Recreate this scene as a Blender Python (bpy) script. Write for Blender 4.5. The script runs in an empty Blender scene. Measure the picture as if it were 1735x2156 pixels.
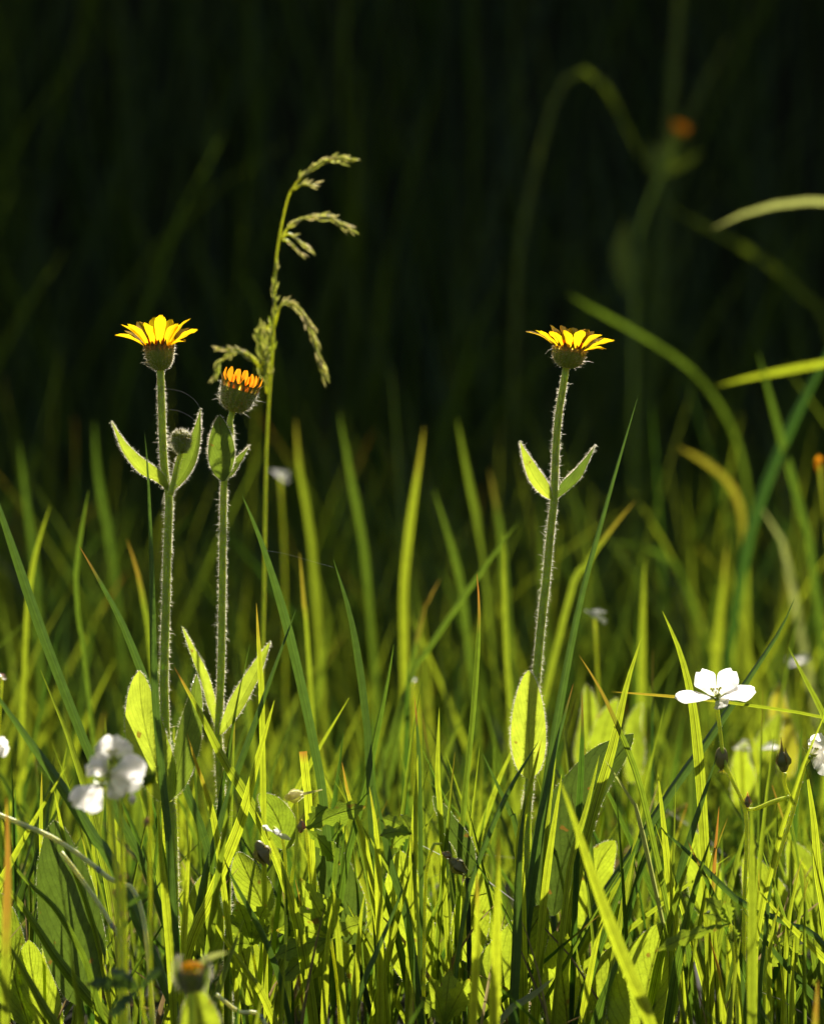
import bpy, math, random
import numpy as np
from mathutils import Vector, Matrix

# ------------------------------------------------------------------ camera, sky, sun, exposure
S = bpy.context.scene
COL = S.collection
random.seed(11)
RNG = np.random.default_rng(5)
R = math.radians

CAM = np.array([0.0, -1.6, 0.36])
AIM = np.array([0.0, 0.0, 0.27])
DIST = float(np.linalg.norm(AIM - CAM))
cd = bpy.data.cameras.new('camera')
cam = bpy.data.objects.new('camera', cd)
COL.objects.link(cam)
cam.location = CAM
cam.rotation_euler = Vector(AIM - CAM).to_track_quat('-Z', 'Y').to_euler()
cd.sensor_fit = 'HORIZONTAL'
cd.sensor_width = 24.0
cd.lens = 24.0 * DIST / 0.40
cd.clip_start = 0.05
cd.clip_end = 2000
cd.dof.use_dof = True
cd.dof.focus_distance = DIST
cd.dof.aperture_fstop = 4.7
cd.dof.aperture_blades = 9
S.camera = cam

SUN_EL, SUN_AZ = R(37), R(11)
W = bpy.data.worlds.new('World')
S.world = W
W.use_nodes = True
sky = W.node_tree.nodes.new('ShaderNodeTexSky')
sky.sky_type = 'NISHITA'
sky.sun_disc = False
sky.sun_elevation = SUN_EL
sky.sun_rotation = SUN_AZ
sky.dust_density = 2.5
sky.ozone_density = 0.4
W.node_tree.links.new(sky.outputs[0], W.node_tree.nodes['Background'].inputs[0])
W.node_tree.nodes['Background'].inputs[1].default_value = 0.062

ld = bpy.data.lights.new('sun', 'SUN')
ld.energy = 5.0
ld.angle = R(0.5)
ld.color = (1.0, 0.95, 0.85)
sun = bpy.data.objects.new('sun', ld)
COL.objects.link(sun)
SUN = np.array([math.sin(SUN_AZ) * math.cos(SUN_EL), math.cos(SUN_AZ) * math.cos(SUN_EL), math.sin(SUN_EL)])
sun.rotation_euler = Vector(SUN).to_track_quat('Z', 'Y').to_euler()
sun.location = SUN * 8

S.view_settings.view_transform = 'Standard'
S.view_settings.look = 'None'
S.view_settings.exposure = 0.66
S.view_settings.gamma = 1.0
S.view_settings.use_curve_mapping = False
S.render.engine = 'CYCLES'
S.cycles.max_bounces = 8
S.cycles.diffuse_bounces = 4
S.cycles.glossy_bounces = 2
S.cycles.transmission_bounces = 4
S.cycles.transparent_max_bounces = 8

# ------------------------------------------------------------------ photo-to-place helper
KPX = 0.40 / 1735.0 / DIST                  # metres per photo pixel at unit distance
FWD = (AIM - CAM) / DIST
RGT = np.array([1.0, 0.0, 0.0])
UPV = np.cross(RGT, FWD)


def at(px, py, Y=0.0):
    """The point of the place at depth Y seen at photo position (px, py) of 1735 x 2156."""
    d = FWD + RGT * ((px - 867.5) * KPX) + UPV * ((1078 - py) * KPX)
    return CAM + d * ((Y - CAM[1]) / d[1])


def pxm(Y=0.0):
    return KPX * (Y + 1.6)


def nrm(v):
    v = np.asarray(v, float)
    return v / (np.linalg.norm(v) + 1e-12)


def gz(x, y):
    """Height of the ground: almost level meadow, then a steep bank."""
    x = np.asarray(x, float)
    y = np.asarray(y, float)
    z = 0.006 * np.sin(7.1 * x + 1.3) * np.cos(6.3 * y) + 0.004 * np.sin(17 * x + 4) * np.sin(15 * y + 2)
    foot = 1.75 + 0.10 * np.sin(1.3 * x + 0.4) + 0.05 * np.sin(3.7 * x)
    crest_h = 1.27 + 0.15 * np.sin(1.6 * x + 0.6) + 0.05 * np.sin(2.9 * x)  # unseen crest, height shaped to block sun from the background, lower at left
    t = np.clip((y - foot) / 1.05, 0, 1)
    return z - 0.012 + crest_h * (t * t * (3 - 2 * t)) + np.clip(y - foot - 1.05, 0, 1e9) * 0.04


# ------------------------------------------------------------------ materials
def newmat(name):
    m = bpy.data.materials.new(name)
    m.use_nodes = True
    nt = m.node_tree
    nt.nodes.clear()
    return m, nt, nt.nodes, nt.links


def node(nt, typ, **kw):
    n = nt.nodes.new(typ)
    for k, v in kw.items():
        setattr(n, k, v)
    return n


def math_n(nt, op, a, b=None, c=None):
    n = nt.nodes.new('ShaderNodeMath')
    n.operation = op
    for i, v in enumerate((a, b, c)):
        if v is None:
            continue
        if isinstance(v, (int, float)):
            n.inputs[i].default_value = v
        else:
            nt.links.new(v, n.inputs[i])
    return n.outputs[0]


def mix_rgb(nt, fac, a, b, blend='MIX'):
    n = nt.nodes.new('ShaderNodeMix')
    n.data_type = 'RGBA'
    n.blend_type = blend
    for sock, v in ((n.inputs[0], fac), (n.inputs[6], a), (n.inputs[7], b)):
        if isinstance(v, (int, float)):
            sock.default_value = v
        elif isinstance(v, tuple):
            sock.default_value = (*v, 1)
        else:
            nt.links.new(v, sock)
    return n.outputs[2]


def plant_mat(name, refl, trans, alt_refl=None, alt_trans=None, tfac=0.55, rough=0.4, spec=0.5,
              stripes=0.0, veins=0.0, dry=(0.50, 0.20, 0.03), bump=0.0, sss=0.0):
    """A thin plant tissue: reflects on one side, lets light through to the other.
    attribute leaf = (across 0..1, along 0..1, tone random or hand-set from lit to dim), attribute dry = how far the tissue has dried."""
    m, nt, N, L = newmat(name)
    alt_refl = alt_refl or tuple(c * 0.75 for c in refl)
    alt_trans = alt_trans or tuple(c * 0.75 for c in trans)
    at_ = node(nt, 'ShaderNodeAttribute', attribute_name='leaf')
    dr_ = node(nt, 'ShaderNodeAttribute', attribute_name='dry')
    sep = node(nt, 'ShaderNodeSeparateXYZ')
    L.new(at_.outputs['Vector'], sep.inputs[0])
    u, v, r = sep.outputs
    tc = node(nt, 'ShaderNodeTexCoord')
    nz = node(nt, 'ShaderNodeTexNoise')
    nz.inputs['Scale'].default_value = 220
    nz.inputs['Detail'].default_value = 3
    L.new(tc.outputs['Object'], nz.inputs['Vector'])
    cr = mix_rgb(nt, r, refl, alt_refl)
    ct = mix_rgb(nt, r, trans, alt_trans)
    mot = math_n(nt, 'MULTIPLY_ADD', nz.outputs['Fac'], 0.7, 0.65)
    val = mot
    if stripes:
        w = math_n(nt, 'SINE', math_n(nt, 'MULTIPLY', u, 31.0))
        w2 = math_n(nt, 'SINE', math_n(nt, 'MULTIPLY_ADD', u, 97.0, math_n(nt, 'MULTIPLY', r, 9.0)))
        w = math_n(nt, 'ADD', w, math_n(nt, 'MULTIPLY', w2, 0.5))
        mid = math_n(nt, 'SUBTRACT', 1.0, math_n(nt, 'MINIMUM', math_n(nt, 'MULTIPLY', math_n(nt, 'ABSOLUTE', math_n(nt, 'SUBTRACT', u, 0.5)), 12.0), 1.0))
        k = math_n(nt, 'MULTIPLY_ADD', w, stripes * 0.5, 1.0)
        k = math_n(nt, 'SUBTRACT', k, math_n(nt, 'MULTIPLY', mid, stripes * 1.2))
        edge = math_n(nt, 'MINIMUM', math_n(nt, 'MAXIMUM', math_n(nt, 'MULTIPLY', math_n(nt, 'SUBTRACT', math_n(nt, 'ABSOLUTE', math_n(nt, 'SUBTRACT', u, 0.5)), 0.40), 10.0), 0.0), 1.0)
        k = math_n(nt, 'MULTIPLY_ADD', edge, stripes * 1.5, k)  # brighter margin painted in for the lit edges of folded blades
        val = math_n(nt, 'MULTIPLY', mot, k)
    height = nz.outputs['Fac']
    if veins:
        # side veins leave the midrib slanting towards the tip, with a finer net between
        au = math_n(nt, 'ABSOLUTE', math_n(nt, 'SUBTRACT', u, 0.5))
        warp = math_n(nt, 'MULTIPLY', nz.outputs['Fac'], 1.6)
        ph = math_n(nt, 'ADD', math_n(nt, 'SUBTRACT', math_n(nt, 'MULTIPLY', v, 30.0), math_n(nt, 'MULTIPLY', au, 26.0)), warp)
        sv = math_n(nt, 'POWER', math_n(nt, 'ABSOLUTE', math_n(nt, 'SINE', ph)), 18.0)
        vo = node(nt, 'ShaderNodeTexVoronoi', feature='DISTANCE_TO_EDGE')
        vo.inputs['Scale'].default_value = 420
        L.new(tc.outputs['Object'], vo.inputs['Vector'])
        net = math_n(nt, 'SUBTRACT', 1.0, math_n(nt, 'MINIMUM', math_n(nt, 'MULTIPLY', vo.outputs['Distance'], 6.0), 1.0))
        mid = math_n(nt, 'SUBTRACT', 1.0, math_n(nt, 'MINIMUM', math_n(nt, 'MULTIPLY', au, 26.0), 1.0))
        k = math_n(nt, 'ADD', math_n(nt, 'MULTIPLY', sv, 0.30), math_n(nt, 'ADD', math_n(nt, 'MULTIPLY', mid, 0.9), math_n(nt, 'MULTIPLY', net, 0.16)))
        val = math_n(nt, 'MULTIPLY', mot, math_n(nt, 'MAXIMUM', math_n(nt, 'SUBTRACT', 1.0, math_n(nt, 'MULTIPLY', k, veins)), 0.15))
        height = math_n(nt, 'SUBTRACT', math_n(nt, 'MULTIPLY', nz.outputs['Fac'], 0.6), math_n(nt, 'MULTIPLY', k, 0.5))
    cmb = node(nt, 'ShaderNodeCombineXYZ')
    for i in range(3):
        L.new(val, cmb.inputs[i])
    cr = mix_rgb(nt, 1.0, cr, cmb.outputs[0], 'MULTIPLY')
    ct = mix_rgb(nt, 1.0, ct, cmb.outputs[0], 'MULTIPLY')
    if veins:
        sp = node(nt, 'ShaderNodeTexNoise')
        sp.inputs['Scale'].default_value = 130
        sp.inputs['Detail'].default_value = 2
        L.new(tc.outputs['Object'], sp.inputs['Vector'])
        spot = math_n(nt, 'MULTIPLY', math_n(nt, 'MINIMUM', math_n(nt, 'MAXIMUM', math_n(nt, 'MULTIPLY', math_n(nt, 'SUBTRACT', sp.outputs['Fac'], 0.70), 25.0), 0.0), 1.0), 0.75)
        cr = mix_rgb(nt, spot, cr, (0.12, 0.06, 0.015))
        ct = mix_rgb(nt, spot, ct, (0.30, 0.14, 0.02))
    cr = mix_rgb(nt, dr_.outputs['Fac'], cr, tuple(c * 0.55 for c in dry))
    ct = mix_rgb(nt, dr_.outputs['Fac'], ct, dry)
    pr = node(nt, 'ShaderNodeBsdfPrincipled')
    L.new(cr, pr.inputs['Base Color'])
    pr.inputs['Roughness'].default_value = rough
    pr.inputs['Specular IOR Level'].default_value = spec
    if sss:
        pr.inputs['Subsurface Weight'].default_value = 1.0
        pr.inputs['Subsurface Scale'].default_value = sss
        pr.inputs['Subsurface Radius'].default_value = (1.0, 0.9, 0.3)
        tfac = 0.0
    tr = node(nt, 'ShaderNodeBsdfTranslucent')
    L.new(ct, tr.inputs['Color'])
    if bump:
        b = node(nt, 'ShaderNodeBump')
        b.inputs['Strength'].default_value = bump
        b.inputs['Distance'].default_value = 0.0006
        L.new(height, b.inputs['Height'])
        L.new(b.outputs[0], pr.inputs['Normal'])
        L.new(b.outputs[0], tr.inputs['Normal'])
    mx = node(nt, 'ShaderNodeMixShader')
    mx.inputs[0].default_value = tfac
    L.new(pr.outputs[0], mx.inputs[1])
    L.new(tr.outputs[0], mx.inputs[2])
    out = node(nt, 'ShaderNodeOutputMaterial')
    L.new(mx.outputs[0], out.inputs[0])
    return m


M = {}
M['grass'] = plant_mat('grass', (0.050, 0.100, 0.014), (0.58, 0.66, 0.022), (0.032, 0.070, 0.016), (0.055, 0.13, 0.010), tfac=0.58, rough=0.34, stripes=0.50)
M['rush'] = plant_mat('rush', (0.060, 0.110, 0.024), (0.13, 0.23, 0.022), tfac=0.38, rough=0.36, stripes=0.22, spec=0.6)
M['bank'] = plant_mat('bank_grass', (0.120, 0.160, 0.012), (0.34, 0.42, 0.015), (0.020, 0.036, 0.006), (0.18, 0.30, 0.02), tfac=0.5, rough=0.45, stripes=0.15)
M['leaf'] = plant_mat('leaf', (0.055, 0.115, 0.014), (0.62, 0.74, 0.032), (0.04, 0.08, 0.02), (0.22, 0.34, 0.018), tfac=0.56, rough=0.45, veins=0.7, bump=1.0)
M['shade_tinted_leaf'] = plant_mat('shade_tinted_leaf', (0.07, 0.10, 0.035), (0.13, 0.20, 0.018), (0.05, 0.08, 0.03), (0.09, 0.14, 0.014), tfac=0.5, rough=0.4, veins=0.6, bump=0.9)  # darker copy of leaf: shade painted into its colour and translucency
M['arnica_leaf'] = plant_mat('arnica_leaf', (0.09, 0.15, 0.03), (0.66, 0.78, 0.050), (0.07, 0.12, 0.04), (0.10, 0.17, 0.015), tfac=0.55, rough=0.5, veins=0.40, bump=0.6)
M['stem'] = plant_mat('stem', (0.54, 0.64, 0.045), (0.14, 0.19, 0.015), rough=0.45, stripes=0.12, sss=0.004)
M['cup'] = plant_mat('involucre', (0.36, 0.40, 0.03), (0.16, 0.16, 0.010), (0.18, 0.21, 0.016), rough=0.6, dry=(0.55, 0.13, 0.03), sss=0.002)
M['petal'] = plant_mat('yellow_petal', (0.80, 0.44, 0.006), (0.98, 0.66, 0.008), (0.80, 0.40, 0.006), (0.98, 0.58, 0.008), tfac=0.74, rough=0.7, stripes=0.26, dry=(0.80, 0.28, 0.01), spec=0.05)
M['orange'] = plant_mat('orange_petal', (0.75, 0.22, 0.010), (0.98, 0.36, 0.012), (0.75, 0.26, 0.01), (0.98, 0.44, 0.012), tfac=0.8, rough=0.5, stripes=0.15, dry=(0.7, 0.12, 0.01), spec=0.2)
M['white'] = plant_mat('white_petal', (0.80, 0.80, 0.80), (0.97, 0.94, 0.87), (0.8, 0.77, 0.76), (0.95, 0.90, 0.84), tfac=0.84, rough=0.5, stripes=0.05, spec=0.25)


def hair_mat():
    """Clear plant hairs: they throw the light on forwards."""
    m, nt, N, L = newmat('plant_hair')
    rf = node(nt, 'ShaderNodeBsdfRefraction')
    rf.inputs['Color'].default_value = (0.99, 0.94, 0.80, 1)
    rf.inputs['IOR'].default_value = 1.6
    rf.inputs['Roughness'].default_value = 0.8
    m1 = node(nt, 'ShaderNodeMixShader')
    m1.inputs[0].default_value = 0.45
    tr = node(nt, 'ShaderNodeBsdfTranslucent')
    tr.inputs['Color'].default_value = (0.99, 0.94, 0.76, 1)
    gl = node(nt, 'ShaderNodeBsdfGlossy')
    gl.inputs['Color'].default_value = (0.96, 0.93, 0.84, 1)
    gl.inputs['Roughness'].default_value = 0.25
    m2 = node(nt, 'ShaderNodeMixShader')
    m2.inputs[0].default_value = 0.20
    L.new(rf.outputs[0], m1.inputs[1])
    L.new(tr.outputs[0], m1.inputs[2])
    L.new(m1.outputs[0], m2.inputs[1])
    L.new(gl.outputs[0], m2.inputs[2])
    out = node(nt, 'ShaderNodeOutputMaterial')
    L.new(m2.outputs[0], out.inputs[0])
    return m


M['hair'] = hair_mat()
M['straw'] = plant_mat('straw', (0.80, 0.76, 0.36), (0.45, 0.38, 0.14), (0.66, 0.70, 0.26), rough=0.4, stripes=0.2, sss=0.003)
M['spikelet'] = plant_mat('spikelet', (0.30, 0.36, 0.06), (0.80, 0.88, 0.20), (0.60, 0.50, 0.36), (0.98, 0.86, 0.62), tfac=0.75, rough=0.3)
M['pink'] = plant_mat('pink_bud', (0.62, 0.26, 0.18), (0.6, 0.22, 0.10), (0.45, 0.34, 0.10), rough=0.4, sss=0.003)
M['pod'] = plant_mat('seed_pod', (0.30, 0.22, 0.06), (0.16, 0.12, 0.03), (0.22, 0.22, 0.04), rough=0.45, sss=0.002)
M['dead'] = plant_mat('dead_grass', (0.24, 0.20, 0.10), (0.50, 0.40, 0.16), (0.12, 0.085, 0.04), (0.24, 0.15, 0.06), tfac=0.5, rough=0.5, stripes=0.25)
M['silk'] = plant_mat('silk', (0.7, 0.7, 0.7), (0.8, 0.8, 0.8), tfac=0.5, rough=0.15, spec=0.9)
M['pale_blade'] = plant_mat('pale_blade', (0.20, 0.23, 0.12), (0.50, 0.52, 0.12), (0.16, 0.19, 0.10), (0.40, 0.46, 0.10), tfac=0.5, rough=0.4, stripes=0.15)
M['yellow_blade'] = plant_mat('yellow_blade', (0.22, 0.17, 0.02), (0.80, 0.58, 0.02), (0.15, 0.14, 0.02), (0.70, 0.62, 0.02), tfac=0.58, rough=0.4, stripes=0.2, dry=(0.62, 0.22, 0.02))


def soil_mat():
    m, nt, N, L = newmat('soil')
    tc = node(nt, 'ShaderNodeTexCoord')
    nz = node(nt, 'ShaderNodeTexNoise')
    nz.inputs['Scale'].default_value = 30
    nz.inputs['Detail'].default_value = 8
    L.new(tc.outputs['Object'], nz.inputs['Vector'])
    c = mix_rgb(nt, nz.outputs['Fac'], (0.020, 0.016, 0.009), (0.036, 0.042, 0.014))
    pr = node(nt, 'ShaderNodeBsdfPrincipled')
    L.new(c, pr.inputs['Base Color'])
    pr.inputs['Roughness'].default_value = 0.95
    pr.inputs['Specular IOR Level'].default_value = 0.1
    b = node(nt, 'ShaderNodeBump')
    b.inputs['Distance'].default_value = 0.01
    L.new(nz.outputs['Fac'], b.inputs['Height'])
    L.new(b.outputs[0], pr.inputs['Normal'])
    out = node(nt, 'ShaderNodeOutputMaterial')
    L.new(pr.outputs[0], out.inputs[0])
    return m


M['soil'] = soil_mat()


# ------------------------------------------------------------------ mesh building
class MB:
    """Collects vertices (with leaf data) and faces; build() links ONE mesh object."""

    def __init__(self):
        self.v, self.d, self.dry, self.f, self.mi = [], [], [], [], []
        self.n = 0

    def add(self, verts, data, faces, dry=None, mi=0):
        verts = np.asarray(verts, float).reshape(-1, 3)
        k = len(verts)
        self.v.append(verts)
        self.d.append(np.asarray(data, float).reshape(-1, 3))
        self.dry.append(np.zeros(k) if dry is None else np.asarray(dry, float).reshape(-1))
        for fc in faces:
            self.f.append([i + self.n for i in fc])
        self.mi += [mi] * len(faces)
        self.n += k

    def build(self, name, mats, parent=None, origin=None):
        v = np.concatenate(self.v)
        if parent is not None:
            org = np.array(parent['_o'])
        elif origin is not None:
            org = np.asarray(origin, float)
        else:
            org = np.zeros(3)
        me = bpy.data.meshes.new(name)
        me.from_pydata((v - org).tolist(), [], self.f)
        finish(me, np.concatenate(self.d), np.concatenate(self.dry))
        if not isinstance(mats, (list, tuple)):
            mats = [mats]
        for m in mats:
            me.materials.append(M[m])
        if len(mats) > 1:
            me.polygons.foreach_set('material_index', np.array(self.mi, dtype=np.int32))
        o = bpy.data.objects.new(name, me)
        COL.objects.link(o)
        if parent is not None:
            o.parent = parent
            o['_o'] = [0.0, 0.0, 0.0] if parent is None else list(org)
        else:
            o.location = org
            o['_o'] = list(org)
        return o


def finish(me, data, dry):
    a = me.attributes.new('leaf', 'FLOAT_VECTOR', 'POINT')
    a.data.foreach_set('vector', np.asarray(data, dtype=np.float32).ravel())
    b = me.attributes.new('dry', 'FLOAT', 'POINT')
    b.data.foreach_set('value', np.asarray(dry, dtype=np.float32))
    me.polygons.foreach_set('use_smooth', np.ones(len(me.polygons), dtype=bool))
    me.update()


def tag(o, label=None, cat=None, group=None, kind=None):
    if label:
        o['label'] = label
    if cat:
        o['category'] = cat
    if group:
        o['group'] = group
    if kind:
        o['kind'] = kind
    return o


def empty(name, loc):
    o = bpy.data.objects.new(name, None)
    o.empty_display_size = 0.01
    COL.objects.link(o)
    o.location = loc
    o['_o'] = [float(c) for c in loc]
    return o


def spline(P, n):
    """Catmull-Rom through P (m x k), n samples."""
    P = np.asarray(P, float)
    m = len(P)
    if m == 2:
        t = np.linspace(0, 1, n)[:, None]
        return P[0] * (1 - t) + P[1] * t
    E = np.vstack([2 * P[0] - P[1], P, 2 * P[-1] - P[-2]])
    seg = np.linalg.norm(np.diff(P[:, :3] if P.shape[1] >= 3 else P, axis=0), axis=1)
    cum = np.concatenate([[0], np.cumsum(seg)])
    s = np.linspace(0, cum[-1], n)
    out = np.empty((n, P.shape[1]))
    for i, x in enumerate(s):
        k = min(int(np.searchsorted(cum, x, side='right')) - 1, m - 2)
        k = max(k, 0)
        t = (x - cum[k]) / max(seg[k], 1e-9)
        p0, p1, p2, p3 = E[k], E[k + 1], E[k + 2], E[k + 3]
        out[i] = 0.5 * ((2 * p1) + (-p0 + p2) * t + (2 * p0 - 5 * p1 + 4 * p2 - p3) * t * t + (-p0 + 3 * p1 - 3 * p2 + p3) * t ** 3)
    return out


def tangents(P):
    T = np.gradient(P, axis=0)
    return T / (np.linalg.norm(T, axis=1)[:, None] + 1e-12)


def rotv(v, axis, a):
    return v * math.cos(a) + np.cross(axis, v) * math.sin(a) + axis * np.dot(axis, v) * (1 - math.cos(a))


def tube(mb, pts, radii, seg=8, n=None, rnd=0.3, mi=0, dry=None, cap=True, ridge=0.0):
    P = np.asarray(pts, float)
    n = n or max(8, 5 * len(P))
    rr = np.interp(np.linspace(0, 1, n), np.linspace(0, 1, len(radii)), radii)
    C = spline(P, n)
    T = tangents(C)
    a = nrm(np.cross(T[0], [0.31, 0.87, 0.2]))
    V, D, F, DR = [], [], [], []
    for i in range(n):
        a = nrm(a - T[i] * np.dot(a, T[i]))
        b = np.cross(T[i], a)
        for j in range(seg):
            th = 2 * math.pi * j / seg
            k = rr[i] * (1 + ridge * math.cos(th * 3))
            V.append(C[i] + (a * math.cos(th) + b * math.sin(th)) * k)
            D.append((j / seg, i / (n - 1), rnd))
            DR.append(0 if dry is None else np.interp(i / (n - 1), dry[0], dry[1]))
    for i in range(n - 1):
        for j in range(seg):
            j2 = (j + 1) % seg
            F.append((i * seg + j, i * seg + j2, (i + 1) * seg + j2, (i + 1) * seg + j))
    if cap:
        F.append(tuple(range(seg))[::-1])
        F.append(tuple((n - 1) * seg + j for j in range(seg)))
    mb.add(V, D, F, DR, mi)
    return C, T, rr


def hairs_on_tube(mb, C, T, rr, count, length, thick, mi=1, t0=0.0, t1=1.0, droop=0.25):
    n = len(C)
    for _ in range(count):
        t = random.uniform(t0, t1) * (n - 1)
        i = min(int(t), n - 2)
        f = t - i
        p = C[i] * (1 - f) + C[i + 1] * f
        tg = nrm(T[i])
        a = nrm(np.cross(tg, [0.3, 0.8, 0.1]))
        d = rotv(a, tg, random.uniform(0, 2 * math.pi))
        one_hair(mb, p + d * rr[i] * 0.93, nrm(d + tg * random.gauss(0.08, droop)), length * random.lognormvariate(-0.1, 0.40), thick, mi)


def one_hair(mb, p, d, L, th, mi):
    a = nrm(np.cross(d, [0.2, 0.5, 0.9])) * th
    b = np.cross(d, a)
    bend = np.array([random.gauss(0, .12), random.gauss(0, .12), random.gauss(-.05, .12)]) * L
    m = p + d * L * 0.55
    q = p + d * L + bend
    V = [p + a, p - a, m + a * .8, m - a * .8, q, p + b, p - b, m + b * .8, m - b * .8]
    F = [(0, 1, 3, 2), (2, 3, 4), (5, 6, 8, 7), (7, 8, 4)]
    mb.add(V, [(0.5, 0.5, 0.3)] * 9, F, None, mi)


def strip(mb, mid, width, face=0.0, fold=0.2, nu=5, rnd=0.5, dry=None, mi=0, twist=0.0, view=True, ref=None, asym=None, wavy=0.0, teeth=0, tooth=0.0, curl=0.0, notch=0.0, nfreq=2.6):
    """A leaf-like strip along mid (n x 3) with half-widths width (n). face turns it about its length away from facing the
    lens, fold lifts its edges. Returns the two edge lines and the normals."""
    mid = np.asarray(mid, float)
    n = len(mid)
    T = tangents(mid)
    V, D, F, DR, EL, ER, NN = [], [], [], [], [], [], []
    ph = random.uniform(0, 6)
    for i in range(n):
        v = i / (n - 1)
        rv = nrm(mid[i] - CAM) if ref is None else nrm(ref)
        lat = np.cross(T[i], rv)
        if np.linalg.norm(lat) < 1e-4:
            lat = np.cross(T[i], [1, 0, 0])
        lat = rotv(nrm(lat), T[i], face + twist * v)
        nor = np.cross(lat, T[i])
        wl = wr = width[i]
        if asym is not None:
            wl, wr = asym[0][i], asym[1][i]
        if teeth:
            k = 1 + tooth * (abs((v * teeth) % 1.0 - 0.5) * 2 - 0.5)
            wl, wr = wl * k, wr * k
        for j in range(nu):
            u = j / (nu - 1) * 2 - 1
            w = wl if u < 0 else wr
            off = fold * (abs(u) ** 1.3) * w + curl * w * u * u
            if wavy:
                off += wavy * w * abs(u) * math.sin(v * 17 + ph + (2.1 if u > 0 else 0))
            q = mid[i] + lat * u * w + nor * off
            if notch and i >= n - 2:
                q = q + T[i] * notch * (math.cos(u * nfreq * math.pi) - 1.2 * u * u) * (1.0 if i == n - 1 else 0.5)
            V.append(q)
            D.append((j / (nu - 1), v, rnd))
            DR.append(0 if dry is None else float(np.interp(v, dry[0], dry[1])))
        EL.append(V[-nu])
        ER.append(V[-1])
        NN.append((lat, nor))
    for i in range(n - 1):
        for j in range(nu - 1):
            a = i * nu + j
            F.append((a, a + 1, a + nu + 1, a + nu))
    mb.add(V, D, F, DR, mi)
    return np.array(EL), np.array(ER), NN


def edge_hairs(mb, E, NN, sgn, count, L, th, mi=1):
    n = len(E)
    for _ in range(count):
        t = random.random() ** 0.9 * (n - 1.001)
        i = int(t)
        p = E[i] + (E[i + 1] - E[i]) * (t - i)
        lat, nor = NN[i]
        d = nrm(lat * sgn + nor * random.gauss(0, 0.7) + np.array([0, 0, random.gauss(0, .25)]))
        one_hair(mb, p, d, L * random.lognormvariate(-0.1, 0.35), th, mi)


LANCE = lambda v: (np.sin(np.pi * np.clip(v, 0, 1) ** 0.80)) ** 0.80          # base 0, tip 1
POINT = lambda v: np.clip(np.sin(np.pi * np.clip(v, 0, 1) ** 0.66), 0, 1) ** 1.15          # wide low down, long point
OVAL = lambda v: np.clip(np.sin(np.pi * np.clip(v, 0, 1) ** 0.75), 0, 1) ** 0.62
OBOV = lambda v: np.clip(np.sin(np.pi * np.clip(v, 0, 1) ** 1.7), 0, 1) ** 0.55


def leaf_px(mb, pts, hw, Y, prof=LANCE, face=0.0, fold=0.25, n=22, nu=9, rnd=None, dry=None, hair=0, hl=0.0012, base_w=0.12, Ytip=None, curl=0.0, wavy=0.03, hth=0.00007):
    """Leaf from photo points base -> tip; hw = half width in photo pixels."""
    Yt = Y if Ytip is None else Ytip
    k = len(pts)
    P = [at(p[0], p[1], p[2] if len(p) > 2 else Y + (Yt - Y) * i / (k - 1)) for i, p in enumerate(pts)]
    C = spline(P, n)
    v = np.linspace(0, 1, n)
    w = np.maximum(prof(v), base_w * (1 - v) ** 2) * hw * pxm(Y) + 1e-5
    rnd = random.random() if rnd is None else rnd
    EL, ER, NN = strip(mb, C, w, face, fold, nu, rnd, dry, 0, curl=curl, wavy=wavy)
    if hair:
        edge_hairs(mb, EL, NN, -1, hair, hl, hth)
        edge_hairs(mb, ER, NN, 1, hair, hl, hth)
    return C


# ------------------------------------------------------------------ ground: one sheet to the horizon
def make_ground():
    xs = np.unique(np.concatenate([np.linspace(-3, 3, 121), np.linspace(-12, 12, 97), [-400, -200, -100, -50, -25, 25, 50, 100, 200, 400]]))
    ys = np.unique(np.concatenate([np.linspace(-2.5, 4, 131), np.linspace(-10, 12, 89), [-400, -200, -100, -50, -25, 25, 50, 100, 200, 400]]))
    X, Y = np.meshgrid(xs, ys, indexing='ij')
    Z = gz(X, Y)
    V = np.stack([X, Y, Z], -1).reshape(-1, 3)
    ny = len(ys)
    F = [(i * ny + j, (i + 1) * ny + j, (i + 1) * ny + j + 1, i * ny + j + 1) for i in range(len(xs) - 1) for j in range(ny - 1)]
    me = bpy.data.meshes.new('ground')
    me.from_pydata(V.tolist(), [], F)
    me.materials.append(M['soil'])
    me.polygons.foreach_set('use_smooth', np.ones(len(F), dtype=bool))
    o = bpy.data.objects.new('ground', me)
    COL.objects.link(o)
    tag(o, kind='structure', label='dark soil under the meadow rising to a steep shaded bank')


make_ground()


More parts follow.
